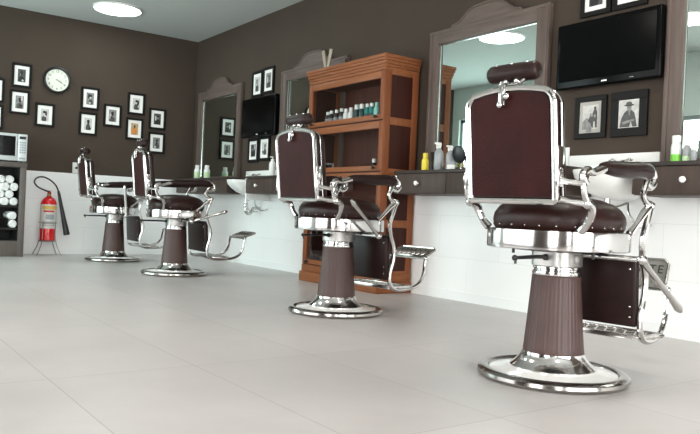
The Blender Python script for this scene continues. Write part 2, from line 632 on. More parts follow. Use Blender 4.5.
def make_chair():
    root = thing('barber_chair', (0, 0, 0), 'chair', 'barber chair', 'antique barber chairs')
    C, CW = M['chrome'], M['chrome_worn']
    # --- foot: heavy chrome rim, white enamel ring, chrome bell
    base = MB().lathe([(0.262, 0.0), (0.280, 0.004), (0.287, 0.014), (0.285, 0.026), (0.275, 0.034), (0.256, 0.037), (0.246, 0.033), (0.243, 0.027)], M['rim'], n=72, cap=False)
    base = base.build('base_rim', root)
    MB().lathe([(0.244, 0.024), (0.240, 0.029), (0.20, 0.036), (0.158, 0.043), (0.150, 0.044)], M['enamel'], n=64, cap=False).build('enamel_ring', base)
    MB().lathe([(0.162, 0.040), (0.163, 0.046), (0.156, 0.052), (0.143, 0.062), (0.130, 0.076), (0.121, 0.092), (0.118, 0.103), (0.112, 0.106), (0.0, 0.106)], C, n=64).build('bell_flange', base)
    # --- fluted column
    prof = [(0.1145, 0.100), (0.115, 0.112), (0.113, 0.125), (0.105, 0.22), (0.097, 0.32), (0.0925, 0.385), (0.0925, 0.394), (0.088, 0.398), (0.0, 0.398)]
    MB().lathe(prof, M['column'], n=240, rib=(40, 0.0016, 2, 5)).build('column', root, angle=60)
    MB().lathe([(0.087, 0.394), (0.092, 0.398), (0.0935, 0.404), (0.092, 0.412), (0.087, 0.415), (0.087, 0.421), (0.091, 0.424), (0.09, 0.43), (0.084, 0.433), (0.0, 0.433)], C, n=48).build('collar', root)
    # --- pump housing, slightly squared
    pm = MB()
    pm.loft([superring(0, 0, z, a, a, 48, 3.2) for z, a in ((0.430, 0.080), (0.434, 0.085), (0.488, 0.085), (0.497, 0.078))], M['pump'])
    pm.lathe([(0.0, 0.49), (0.16, 0.49), (0.19, 0.500), (0.19, 0.506), (0, 0.506)], M['black'], n=32)
    pm.box((-0.02, -0.094, 0.448), (0.02, -0.082, 0.478), M['pump'], 0.003)
    pm.build('pump_housing', root)
    lv = MB()
    lv.tube([(-0.07, 0, 0), (-0.16, 0, 0.002), (-0.30, 0, 0.0)], [0.0085, 0.0075, 0.0065], M['black'], n=10)
    lv.ball((-0.302, 0, 0), 0.011, M['black'], 10)
    lv.tube([(-0.296, 0, 0), (-0.298, 0, -0.022)], 0.005, M['black'], n=8)
    lv.ball((-0.09, 0, 0), 0.013, M['black'], 10)
    lv.build('pump_lever', root, loc=(0, 0, 0.467))
    # --- seat ring
    a = 0.250
    rg = MB()
    N = 96
    E_ = 2.6
    rg.loft([superring(0, 0, z, aa, aa, N, E_) for z, aa in ((0.500, 0.20), (0.497, 0.244), (0.500, a), (0.508, a + 0.001), (0.560, a + 0.001), (0.568, a), (0.571, 0.245), (0.568, 0.22))], C)
    rg.tube([(-0.02, 0.19, 0.49), (-0.02, 0.19, 0.470)], 0.006, M['black'], n=8)
    rg.tube([(0.0, -0.15, 0.49), (0.0, -0.15, 0.468)], 0.006, M['black'], n=8)
    rg.build('seat_ring', root)
    # --- seat cushion: bulging dome with studs round the foot
    cu = MB()
    cu.loft([superring(0, 0, z, aa, aa, 72, e) for z, aa, e in ((0.566, 0.205, 3.0), (0.570, 0.216, 2.9), (0.582, 0.224, 2.8), (0.605, 0.230, 2.7), (0.630, 0.228, 2.6), (0.655, 0.214, 2.5), (0.675, 0.190, 2.4), (0.690, 0.150, 2.3), (0.699, 0.10, 2.1), (0.703, 0.05, 2.0), (0.704, 0.015, 2.0))], M['leather'])
    for p in superring(0, 0, 0.586, 0.2258, 0.2258, 24, 2.8):
        cu.ball(p, 0.0036, C, 6)
    cu.build('seat_cushion', root, angle=60)
    # --- backrest
    Z0, Z1, BW = 0.665, 1.072, 0.376
    lean = -0.045

    def bx(z):
        return lean * (z - Z0) / (Z1 - Z0)
    ol = arch_outline(BW, Z0, Z1, 0.014, 0.055, 0.012)
    ins = arch_outline(BW - 0.022, Z0 + 0.011, Z1 - 0.011, 0.012, 0.042, 0.006)
    bk = MB()
    bk.prism(ins, lambda p: (-0.318 + bx(p[1]), p[0], p[1]), lambda p: (-0.276 + bx(p[1]), p[0], p[1]), M['leather_dark'])
    back = bk.build('backrest', root, angle=40)
    fr = MB()
    fr.tube([(-0.315 + bx(z), y, z) for y, z in arch_outline(BW - 0.012, Z0 + 0.006, Z1 - 0.006, 0.014, 0.05, 0.010)], 0.0125, C, n=10, closed=True)
    fr.tube([(-0.274 + bx(z), y, z) for y, z in arch_outline(BW - 0.012, Z0 + 0.006, Z1 - 0.006, 0.014, 0.05, 0.010)], 0.0045, C, n=8, closed=True)
    for s in (-1, 1):
        fr.box((-0.325 + bx(0.78), s * 0.192 - 0.006, 0.72), (-0.285 + bx(0.78), s * 0.192 + 0.006, 0.86), C, 0.004)
    fr.build('back_frame', back)
    # panel insert on the rear, a little proud
    rp = MB()
    rp.prism(arch_outline(BW - 0.042, Z0 + 0.021, Z1 - 0.021, 0.012, 0.04, 0.006), lambda p: (-0.321 + bx(p[1]), p[0] * 0.99, p[1]), lambda p: (-0.316 + bx(p[1]), p[0], p[1]), M['leather_back'])
    rp.build('rear_panel', back)
    bc = MB()
    hw = BW / 2
    rows = []
    for k, (dx, sc) in enumerate(((0.0, 0.97), (0.022, 1.0), (0.045, 0.985), (0.062, 0.92), (0.070, 0.78), (0.073, 0.5), (0.074, 0.15))):
        rows.append([(-0.276 + dx * 0.72 + bx(0.87 + (z - 0.87) * sc), y * sc * 0.96, 0.865 + (z - 0.865) * sc * 0.955) for y, z in ol])
    bc.loft(rows, M['leather'])
    bc.build('back_cushion', back, angle=60)
    # chrome plate and hanging catch at the top of the back
    ct = MB()
    xo = bx(1.04) - 0.322
    ct.box((xo - 0.010, -0.014, 1.005), (xo + 0.004, 0.014, 1.085), C, 0.005)
    ct.tube([(xo - 0.012, -0.006, 1.072), (xo - 0.016, -0.007, 1.04), (xo - 0.013, -0.005, 1.005)], [0.006, 0.009, 0.006], C, smooth=3)
    ct.ball((xo - 0.010, -0.024, 1.036), 0.012, C, 10)
    ct.ball((xo - 0.012, 0.002, 1.008), 0.013, C, 10)
    ct.build('headrest_catch', back, loc=(0, 0.022, 0))
    # --- headrest
    hr = MB()
    hx, hz = -0.325, 1.128
    hr.lathe([(0.0, -0.106), (0.014, -0.106), (0.027, -0.101), (0.033, -0.090), (0.034, -0.05), (0.0345, 0.0), (0.034, 0.05), (0.033, 0.090), (0.027, 0.101), (0.014, 0.106), (0.0, 0.106)], M['leather_dark'], c=(hx, 0.006, hz), n=28, axis='y')
    for yy in (-0.065, 0.0, 0.065):
        hr.ball((hx - 0.024, yy, hz + 0.028), 0.0055, C, 8)
    hrest = hr.build('headrest', root, angle=50)
    hb = MB()
    hb.tube([(hx - 0.01, -0.05, hz - 0.030), (hx - 0.014, -0.02, hz - 0.046), (hx - 0.014, 0.02, hz - 0.046), (hx - 0.01, 0.05, hz - 0.030)], 0.008, C, smooth=4)
    hb.tube([(hx - 0.012, 0, hz - 0.046), (hx - 0.02, 0, 1.068)], 0.011, C, n=12)
    hb.ball((hx - 0.022, -0.022, hz - 0.034), 0.010, C, 8)
    hb.ball((hx - 0.022, 0.022, hz - 0.034), 0.010, C, 8)
    hb.build('headrest_bracket', hrest)
    # --- arms
    for s in (-1, 1):
        ya = s * 0.250
        ar = MB()
        # scrolled rear post
        ar.tube([(-0.242, ya, 0.735), (-0.262, ya, 0.748), (-0.260, ya, 0.772), (-0.236, ya, 0.782), (-0.205, ya, 0.776), (-0.165, ya, 0.786), (-0.115, ya, 0.802)], [0.013, 0.014, 0.014, 0.015, 0.013, 0.015, 0.018], C, smooth=5)
        ar.tube([(-0.240, ya, 0.776), (-0.254, ya, 0.748), (-0.259, ya, 0.720), (-0.248, ya, 0.69), (-0.228, ya, 0.668)], [0.012, 0.012, 0.011, 0.012, 0.016], C, smooth=5)
        ar.ball((-0.232, ya, 0.668), 0.020, C, 12)
        ar.tube([(-0.232, ya, 0.668), (-0.198, ya * 0.985, 0.655), (-0.186, ya * 0.96, 0.628), (-0.182, ya * 0.90, 0.600), (-0.176, ya * 0.80, 0.572)], [0.016, 0.017, 0.015, 0.013, 0.016], C, smooth=5)
        ar.tube([(-0.235, ya, 0.668), (-0.275, s * 0.215, 0.672), (-0.312, s * 0.192, 0.682)], [0.012, 0.010, 0.012], C, smooth=4)
        ar.tube([(-0.262, ya, 0.735), (-0.285, s * 0.220, 0.738), (-0.316, s * 0.194, 0.745)], [0.011, 0.010, 0.013], C, smooth=4)
        # front: drop scroll, curved post, knee, strut back to the ring
        ar.tube([(0.150, ya, 0.815), (0.200, ya, 0.826), (0.236, ya, 0.808), (0.248, ya, 0.776), (0.230, ya, 0.753), (0.203, ya, 0.753), (0.186, ya, 0.762)], [0.016, 0.015, 0.015, 0.016, 0.015, 0.015, 0.013], C, smooth=5)
        ar.tube([(0.195, ya, 0.778), (0.182, ya, 0.752), (0.170, ya, 0.722), (0.182, ya, 0.698), (0.222, ya, 0.681)], [0.013, 0.0125, 0.011, 0.012, 0.015], C, smooth=5)
        ar.ball((0.229, ya, 0.680), 0.019, C, 12)
        ar.tube([(0.225, ya, 0.678), (0.185, ya * 0.99, 0.650), (0.140, ya * 0.97, 0.605), (0.100, ya * 0.945, 0.570)], [0.015, 0.014, 0.010, 0.013], C, smooth=5)
        ar.tube([(-0.13, ya, 0.800), (0.0, ya, 0.782), (0.10, ya, 0.784), (0.16, ya, 0.805)], 0.009, C, smooth=4)
        arm = ar.build('armrest', root)
        pd = MB()
        pd.tube([(-0.150, ya, 0.803), (-0.115, ya, 0.800), (-0.04, ya, 0.800), (0.06, ya, 0.803), (0.13, ya, 0.808), (0.195, ya, 0.802), (0.222, ya, 0.784)], [0.010, 0.022, 0.029, 0.031, 0.032, 0.030, 0.010], M['leather_dark'], n=16, smooth=5, flat=(1.0, 1.0))
        pd.build('arm_pad', arm, angle=60)
    # --- recline lever: shaft out of the near side with a tapering handle
    MB().tube([(0.035, -0.02, 0.483), (0.035, -0.322, 0.479)], [0.011, 0.011], C, n=12).build('lever_shaft', root)
    hl = MB()
    hl.ball((0, 0, 0), 0.019, C, 12)
    hl.tube([(0, 0, 0), (0.05, -0.004, 0), (0.16, -0.020, 0.0), (0.24, -0.030, 0), (0.29, -0.036, 0), (0.315, -0.039, 0)], [0.015, 0.0115, 0.011, 0.0125, 0.016, 0.008], C, smooth=4)
    hl.build('recline_lever', root, loc=(0.035, -0.322, 0.479), rot=(0, radians(38), 0))
    # --- leg rest
    lr = MB()
    for s in (-1, 1):
        y0 = s * 0.252
        pts = [(0.229, y0, 0.676), (0.204, y0, 0.61), (0.190, s * 0.246, 0.55), (0.205, s * 0.240, 0.48), (0.234, s * 0.240, 0.405), (0.232, s * 0.240, 0.33), (0.212, s * 0.240, 0.26), (0.212, s * 0.240, 0.20), (0.238, s * 0.240, 0.163), (0.29, s * 0.236, 0.150), (0.37, s * 0.222, 0.150), (0.46, s * 0.200, 0.158), (0.53, s * 0.184, 0.186), (0.566, s * 0.177, 0.235), (0.575, s * 0.174, 0.285), (0.585, s * 0.172, 0.332)]
        lr.tube(pts, [0.0125] * 6 + [0.0115] * 10, C, smooth=5, n=10)
        lr.ball((0.229, y0, 0.676), 0.017, C, 10)
        lr.ball((0.585, s * 0.172, 0.334), 0.015, C, 10)
    lr.tube([(0.200, -0.245, 0.475), (0.200, 0.245, 0.475)], 0.008, C)
    lr.tube([(0.585, -0.172, 0.334), (0.585, 0.172, 0.334)], 0.007, C)
    rails = lr.build('leg_rest', root)
    cp = MB()
    rot = Matrix.Translation((0.205, 0, 0.345)) @ Matrix.Rotation(radians(-4), 4, 'Y')
    cp.box((-0.018, -0.228, -0.135), (0.018, 0.228, 0.130), M['leather_dark'], 0.012, 3, xf=rot)
    for z in (-0.095, -0.055, 0.09):
        for s in (-1, 1):
            cp.ball(rot @ Vector((-0.018, s * 0.205, z)), 0.0045, C, 6)
    cp.build('calf_panel', rails)
    tr = MB()
    x0, x1, yt, zt = 0.235, 0.405, 0.232, 0.166
    for a_, b_ in (((x0, -yt), (x1, -yt)), ((x1, -yt), (x1, yt)), ((x1, yt), (x0, yt)), ((x0, yt), (x0, -yt))):
        tr.box((min(a_[0], b_[0]) - 0.008, min(a_[1], b_[1]) - 0.008, zt - 0.011), (max(a_[0], b_[0]) + 0.008, max(a_[1], b_[1]) + 0.008, zt + 0.009), CW, 0.003)
    for k in range(-5, 6):
        yc = k * 0.042
        for sgn in (-1, 1):
            tr.tube([(x0, yc - sgn * 0.035, zt), (x1, yc + sgn * 0.035, zt)], 0.0055, CW, n=6)
    tr.box((x0, -yt, zt - 0.008), (x1, yt, zt - 0.004), CW)
    tr.build('tread_plate', rails)
    fp = MB()
    dx, dy = 0.128, 0.165
    fp.loft([[(x, y, z) for x, y in ((0.0, dy * 0.82), (0.02, dy), (dx - 0.02, dy), (dx, dy * 0.88), (dx, -dy * 0.88), (dx - 0.02, -dy), (0.02, -dy), (0.0, -dy * 0.82))] for z in (-0.005, 0.005)], M['plate'])
    rim = [(x, y, 0.006) for x, y in ((0.004, dy * 0.80), (0.022, dy - 0.005), (dx - 0.02, dy - 0.005), (dx - 0.005, dy * 0.86), (dx - 0.005, -dy * 0.86), (dx - 0.02, -dy + 0.005), (0.022, -dy + 0.005), (0.004, -dy * 0.80))]
    fp.tube(rim, 0.005, CW, n=6, closed=True)
    # cast lettering on the plate, read by the sitter (right is -y, up is +x)
    tx = Matrix(((0, 1, 0, 0.078), (-1, 0, 0, 0), (0, 0, 1, 0.006), (0, 0, 0, 1)))
    fp.text('FERRANTE', 0.052, M['letter'], tx, 0.0012, 1.22)
    for k in range(7):
        yy = -0.13 + k * 0.0433
        fp.tube([(0.018, yy - 0.016, 0.005), (0.045, yy, 0.005), (0.018, yy + 0.016, 0.005)], 0.0035, CW, n=6)
    fp.build('foot_plate', rails, loc=(0.585, 0, 0.340), rot=(0, radians(-26), 0))
    return root


proto = make_chair()
# x, y, facing, recline lever angle, foot plate tilt, pump lever swing, label
chairs = [
    (2.306, 1.795, 6, 38, -74, 3, 'brown leather and chrome barber chair nearest the viewer, at the right'),
    (2.529, 3.586, 4, -142, -26, 8, 'brown leather and chrome barber chair in front of the wooden bookcase'),
    (2.525, 6.080, -5, -18, -22, -5, 'brown and chrome barber chair with its foot plate stretched out before the white wall'),
    (2.500, 7.675, -4, -97, -26, -3, 'farthest barber chair, beside the fire extinguisher, with its lever upright'),
]
for i, (x, y, f, lev, fpt, pl, lab) in enumerate(chairs):
    o = proto if i == 0 else copy_tree(proto)
    o.location = (x, y, 0)
    o.rotation_euler = (0, 0, radians(f))
    o['label'] = lab
    child(o, 'recline_lever').rotation_euler = (0, radians(lev), 0)
    child(o, 'foot_plate').rotation_euler = (0, radians(fpt), 0)
    child(o, 'pump_lever').rotation_euler = (0, 0, radians(pl))


# ------------------------------------------------------------------ mirrors (frames stand on the counters)
def make_mirror(yc, label, z0=0.945):
    t = thing('wall_mirror', (W, yc, z0), label, 'mirror', 'framed wall mirrors')
    hw, zt, b = 0.570, 2.016 - z0, 0.100
    fr = MB()
    for s in (-1, 1):
        fr.box((-0.045, s * hw if s < 0 else hw - b, 0), (-0.001, -hw + b if s < 0 else hw, zt), M['mirror_wood'], 0.004)
        e = s * (hw - 0.02)
        fr.box((-0.052, e - 0.012, 0), (-0.04, e + 0.012, zt), M['mirror_wood'], 0.003)
    fr.box((-0.046, -hw + b - 0.002, zt - b), (-0.002, hw - b + 0.002, zt), M['mirror_wood_h'], 0.004)
    fr.box((-0.050, -hw - 0.004, zt - 0.020), (-0.001, hw + 0.004, zt + 0.004), M['mirror_wood_h'], 0.006)
    fr.box((-0.046, -hw + b - 0.002, 0), (-0.002, hw - b + 0.002, 0.03), M['mirror_wood_h'], 0.003)
    f = fr.build('mirror_frame', t)
    cr = MB()
    half = [(0.335, 0.0), (0.325, 0.018), (0.285, 0.024), (0.245, 0.040), (0.205, 0.074), (0.165, 0.104), (0.11, 0.122), (0.0, 0.130)]
    poly = [(y, z) for y, z in half] + [(-y, z) for y, z in reversed(half[:-1])]
    cr.prism(poly, lambda p: (-0.040, p[0], zt + 0.004 + p[1]), lambda p: (-0.003, p[0], zt + 0.004 + p[1]), M['mirror_wood_h'])
    cr.tube([(-0.042, y, zt + 0.002 + z * 0.93) for y, z in poly], 0.008, M['mirror_wood_h'], n=6)
    cr.build('crest', t)
    gl = MB()
    gl.box((-0.018, -hw + b, 0.03), (-0.010, hw - b, zt - b), M['mirror'])
    gl.build('mirror_glass', t, smooth=False)
    bv = MB()
    y0, y1, zz0, zz1 = -hw + b, hw - b, 0.03, zt - b
    bv.box((-0.023, y0, zz1 - 0.006), (-0.018, y1, zz1), M['bevel'])
    bv.box((-0.023, y0, zz0), (-0.018, y0 + 0.006, zz1), M['bevel'])
    bv.box((-0.023, y1 - 0.006, zz0), (-0.018, y1, zz1), M['bevel'])
    bv.build('bevelled_edge', t, smooth=False)
    return t


make_mirror(7.89, 'framed mirror on the far end of the mirror wall, beside the small television')
mb_ = make_mirror(5.87, 'framed mirror half hidden behind the wooden bookcase')
child(mb_, 'mirror_glass').rotation_euler = (0, 0, radians(-1.0))
make_mirror(3.628, 'framed mirror reflecting the bookcase and a ceiling lamp')
make_mirror(1.678, 'framed mirror cut off by the right edge, right of the large television')


# ------------------------------------------------------------------ counters
CX = 3.485
CZ0, CZ1 = 0.765, 0.938


def counter(y0, y1, drawers, label):
    """wall-hung counter from y0 (near) to y1 (far); drawers = list of (y0, y1, knob)"""
    t = thing('wall_counter', (W, y1, CZ0), label, 'counter', 'wall-hung counters')
    h = CZ1 - CZ0
    L = y1 - y0
    d = W - CX
    cb = MB().box((-d + 0.012, -L + 0.004, 0), (-0.013, -0.004, h - 0.022), M['counter'])
    cb.build('carcass', t, smooth=False)
    MB().box((-d - 0.012, -L, h - 0.022), (-0.001, 0, h), M['counter_top'], 0.002).build('counter_top', t)
    for a, b, k in drawers:
        dr = MB().box((-d - 0.006, a - y1 + 0.003, 0.004), (-d + 0.0115, b - y1 - 0.003, h - 0.026), M['counter'], 0.002).build('drawer', t)
        if k:
            ky = k - y1
            kb = MB().lathe([(0.007, 0.0), (0.007, -0.010), (0.013, -0.014), (0.017, -0.022), (0.015, -0.030), (0.008, -0.034), (0.0, -0.035)], M['knob'], c=(-d - 0.006, ky, 0.078), n=18, axis='x')
            kb.build('knob', dr)
    return t


counter(7.04, 8.42, [(7.04, 7.6, 7.32), (7.6, 8.42, None)], 'grey-brown wall counter farthest along the mirror wall, under the two green bottles')
counter(5.44, 6.62, [(6.06, 6.62, 6.375), (5.44, 6.06, None)], 'grey-brown wall counter behind the second chair, under the pair of small pictures and small television')
counter(2.70, 4.235, [(3.675, 4.235, 3.965), (3.115, 3.675, 3.395), (2.70, 3.115, None)], 'grey-brown wall counter right of the bookcase with the yellow bottle on it')
counter(0.6, 2.248, [(1.688, 2.248, 1.953), (1.128, 1.688, 1.41), (0.6, 1.128, None)], 'grey-brown wall counter at the right edge of the picture, under the green-based bottle')


# ------------------------------------------------------------------ basins with splashbacks
def basin(yc, y0, y1, label, group, sbl):
    sb = MB().box((W - 0.022, y0, 0.80), (W - 0.001, y1, 1.022), M['ceramic'], 0.004)
    tag(sb.build('splashback'), sbl, 'splashback', 'white splashbacks')
    t = thing('wash_basin', (W - 0.022, yc, 0.0), label, 'basin', group)
    y0x = yc - 0.185 - 0.020
    bw = 0.185
    rows = []
    for z, k, dpt in ((0.745, 0.30, 0.40), (0.755, 0.46, 0.52), (0.780, 0.66, 0.70), (0.82, 0.84, 0.87), (0.86, 0.95, 0.97), (0.895, 1.0, 1.0), (0.905, 1.0, 1.0)):
        ring = []
        n = 28
        dep = 0.37 * dpt
        for i in range(n + 1):
            a = -pi / 2 + pi * i / n
            e = 2.6
            c, s = cos(a), sin(a)
            r = (abs(c) ** e + abs(s) ** e) ** (-1 / e)
            ring.append((-0.06 - (dep - 0.06) * max(0, c) * r, bw * k * s * r, z))
        ring.append((-0.001, bw * k, z))
        ring.append((-0.001, -bw * k, z))
        rows.append(ring)
    # inside of the bowl
    top = rows[-1]

    def inset(f, z):
        return [(-0.20 + (x + 0.20) * f, y * f, z) for x, y, _ in top]
    rows += [inset(0.9, 0.905), inset(0.84, 0.88), inset(0.7, 0.82), inset(0.35, 0.785)]
    bz = MB().loft(rows, M['ceramic'])
    bz.build('bowl', t, angle=50)
    ap = MB()
    for s in (-1, 1):
        ap.tube([(-0.05, s * 0.055, 0.90), (-0.05, s * 0.055, 0.935)], 0.010, M['chrome'], n=10)
        ap.tube([(-0.05, s * 0.055, 0.94), (-0.085, s * 0.055, 0.965), (-0.13, s * 0.055, 0.958)] if s < 0 else [(-0.05, s * 0.055, 0.93), (-0.05, s * 0.055, 0.972)], 0.008, M['chrome'], smooth=3)
        ap.tube([(-0.05, s * 0.055 - 0.022, 0.975), (-0.05, s * 0.055 + 0.022, 0.975)], 0.006, M['chrome'], n=8)
        ap.tube([(-0.072, s * 0.055, 0.975), (-0.028, s * 0.055, 0.975)], 0.006, M['chrome'], n=8)
        ap.ball((-0.05, s * 0.055, 0.978), 0.011, M['chrome'], 8)
    ap.tube([(-0.05, -0.055, 0.918), (-0.05, 0.055, 0.918)], 0.007, M['chrome'])
    ap.build('tap', t)
    if yc > 4:
        MB().box((-0.27, -yc + y0x, 0.70), (-0.002, -yc + y0x + 0.035, 0.952), M['ceramic'], 0.006).build('side_panel', t)
    pp = MB()
    pp.tube([(-0.16, 0, 0.75), (-0.16, 0, 0.62), (-0.155, 0, 0.575), (-0.12, 0, 0.555), (-0.09, 0, 0.575), (-0.075, 0, 0.61), (-0.03, 0, 0.62), (0.014, 0, 0.62)], 0.016, M['chrome'], smooth=4, n=12)
    pp.lathe([(0.022, 0.62), (0.026, 0.63), (0.026, 0.655), (0.02, 0.665)], M['chrome'], c=(-0.16, 0, 0), n=14)
    pp.build('trap_pipe', t)
    hs = MB()
    hs.tube([(-0.10, -0.09, 0.73), (-0.11, -0.11, 0.66), (-0.08, -0.16, 0.60), (-0.03, -0.17, 0.60), (0.014, -0.17, 0.61)], 0.007, M['chrome'], smooth=5)
    hs.tube([(-0.14, -0.02, 0.70), (-0.115, -0.06, 0.715), (-0.10, -0.09, 0.73)], 0.007, M['chrome'], smooth=4)
    hs.tube([(-0.14, -0.02, 0.70), (-0.11, 0.04, 0.72), (-0.10, 0.09, 0.73)], 0.007, M['chrome'], smooth=4)
    hs.tube([(-0.10, 0.09, 0.73), (-0.11, 0.10, 0.66), (-0.07, 0.07, 0.585), (-0.03, 0.05, 0.58), (0.014, 0.05, 0.585)], 0.007, M['chrome'], smooth=5)
    hs.build('supply_hose', t)
    return t


basin(2.475, 2.265, 2.875, 'white wall-hung wash basin beside the nearest chair, below the large television', 'white wash basins', 'white splashback strip below the two large pictures')
basin(6.83, 6.50, 7.165, 'white wall-hung wash basin with chrome pipes, far along the wall below the small television', 'white wash basins', 'white splashback strip far along the wall above the chrome pipes')


# ------------------------------------------------------------------ televisions
def television(yc, zc, w, h, label):
    t = thing('television', (W, yc, zc), label, 'television', 'wall televisions')
    hw, hh = w / 2, h / 2
    MB().box((-0.085, -hw, -hh), (-0.035, hw, hh), M['black_gloss'], 0.012, 3).build('casing', t)
    MB().box((-0.0885, -hw + 0.028, -hh + 0.045), (-0.0845, hw - 0.028, hh - 0.028), M['screen'], 0.001, 1).build('screen', t)
    MB().box((-0.036, -0.12, -0.12), (-0.001, 0.12, 0.12), M['black'], 0.004).build('wall_bracket', t)
    lg = MB()
    for k, y in enumerate((0.014, 0.004, -0.006, -0.015)):
        lg.box((-0.0865, y - 0.0035, -hh + 0.018), (-0.084, y + 0.0035, -hh + 0.027), M['white_plastic'])
    lg.box((-0.0865, -hw + 0.16, -hh + 0.02), (-0.084, -hw + 0.185, -hh + 0.023), M['micro_key'])
    tag(lg.build('maker_mark', t, smooth=False), 'small white maker mark on the lower bezel')
    return t


television(2.602, 1.632, 0.705, 0.405, 'large black flat television above the basin at the right')
television(6.838, 1.592, 0.735, 0.42, 'small-looking black flat television far along the wall behind the second chair')


# ------------------------------------------------------------------ pictures
def print_mesh(kind, w, h):
    """a small picture made of flat shapes; local frame x right, z up, y towards the wall"""
    p = MB()
    rnd = random.Random(kind * 31 + 5)

    def quad(m, k):
        p.box((-w / 2, 0.0 - k, -h / 2), (w / 2, 0.0006 - k, h / 2), m)

    def blob(cx, cz, rx, rz, m, k, n=18, a0=0):
        poly = [(max(-w / 2, min(w / 2, w * (cx + rx * cos(2 * pi * i / n + a0)))), max(-h / 2, min(h / 2, h * (cz + rz * sin(2 * pi * i / n + a0))))) for i in range(n)]
        p.prism(poly, lambda q: (q[0], -0.0006 * k - 0.0004, q[1]), lambda q: (q[0], -0.0006 * k, q[1]), m)

    def poly_(pts, m, k):
        p.prism([(w * x, h * z) for x, z in pts], lambda q: (q[0], -0.0006 * k - 0.0004, q[1]), lambda q: (q[0], -0.0006 * k, q[1]), m)

    L_, Mi, Dk, Bk = M['ph_light'], M['ph_mid'], M['ph_dark'], M['ph_black']
    if kind == 99:      # the one colour print
        quad(M['ph_sand'], 0)
        blob(-0.05, -0.2, 0.3, 0.32, M['ph_orange'], 1)
        blob(0.0, 0.22, 0.14, 0.14, Dk, 2)
        blob(0.2, -0.1, 0.12, 0.3, M['ph_orange'], 3)
    elif kind == 90:    # group of figures, pale
        quad(L_, 0)
        poly_([(-0.5, -0.5), (-0.5, -0.2), (-0.3, -0.05), (-0.1, -0.3), (0.1, -0.5)], Mi, 1)
        for i, (cx, cz) in enumerate(((-0.22, -0.02), (0.04, 0.04), (0.3, 0.30), (-0.06, -0.2), (0.3, -0.02))):
            poly_([(cx - 0.17, cz - 0.42), (cx - 0.15, cz - 0.12), (cx - 0.06, cz), (cx + 0.07, cz), (cx + 0.15, cz - 0.12), (cx + 0.16, cz - 0.42)], (Mi, Dk, Dk, Mi, Dk)[i], i + 2)
            blob(cx, cz + 0.06, 0.065, 0.07, (L_, Mi, Bk, Dk, Mi)[i], i + 3)
        poly_([(0.22, -0.5), (0.24, -0.2), (0.32, -0.18), (0.36, -0.5)], L_, 9)
    elif kind == 91:    # half-length figure in a dark brimmed hat
        quad(L_, 0)
        poly_([(-0.44, -0.5), (-0.40, -0.22), (-0.25, 0.03), (-0.09, 0.13), (0.13, 0.13), (0.28, 0.02), (0.36, -0.22), (0.42, -0.5)], Dk, 1)
        poly_([(-0.03, 0.12), (0.03, -0.1), (0.09, 0.12)], Mi, 2)
        poly_([(-0.34, -0.30), (0.28, -0.20), (0.30, -0.28), (-0.30, -0.40)], Mi, 2)
        poly_([(0.05, -0.5), (0.12, -0.30), (0.22, -0.5)], L_, 3)
        blob(0.02, 0.22, 0.12, 0.13, Mi, 3)
        blob(0.01, 0.315, 0.25, 0.040, Bk, 4)
        poly_([(-0.16, 0.31), (-0.13, 0.42), (0.0, 0.45), (0.14, 0.42), (0.17, 0.31)], Dk, 5)
    else:
        dark = kind % 3 == 0
        quad(Dk if dark else (Mi if kind % 3 == 1 else L_), 0)
        cx = rnd.uniform(-0.12, 0.12)
        body, head = (Bk, Mi) if dark else (Dk, L_ if kind % 2 else Bk)
        blob(cx, -0.32, rnd.uniform(0.26, 0.4), rnd.uniform(0.24, 0.36), body, 1)
        blob(cx + rnd.uniform(-.05, .05), 0.12, 0.15, 0.15, head, 2)
        blob(cx, 0.24, 0.19, 0.10, Bk, 3)
        blob(rnd.uniform(-0.35, 0.35), rnd.uniform(-0.1, 0.3), 0.12, 0.22, Bk if kind % 2 else L_, 4)
        blob(rnd.uniform(-0.35, 0.35), rnd.uniform(-0.4, 0.0), 0.14, 0.08, L_ if kind % 2 else Bk, 5)
    return p


def picture(loc, rz, w, h, kind, label, group, border=0.026, matw=0.036, grey=False, tilt=0.0):
    t = thing('picture_frame', loc, label, 'picture', group, rz)
    t.rotation_euler = (0, radians(tilt), rz)
    f = MB()
    hw, hh = w / 2, h / 2
    for lo, hi in (((-hw, -hh), (hw, -hh + border)), ((-hw, hh - border), (hw, hh)), ((-hw, -hh + border), (-hw + border, hh - border)), ((hw - border, -hh + border), (hw, hh - border))):
        f.box((lo[0], -0.022, lo[1]), (hi[0], -0.001, hi[1]), M['frame_black'], 0.002, 1)
    f.build('frame', t)
    b = MB().box((-hw + border, -0.013, -hh + border), (hw - border, -0.006, hh - border), M['mat_grey'] if grey else M['mat_board']).build('mat_board', t, smooth=False)
    iw, ih = w - 2 * border - 2 * matw, h - 2 * border - 2 * matw
    print_mesh(kind, iw, ih).build('print', b, loc=(0, -0.0135, 0), smooth=False)
    return t


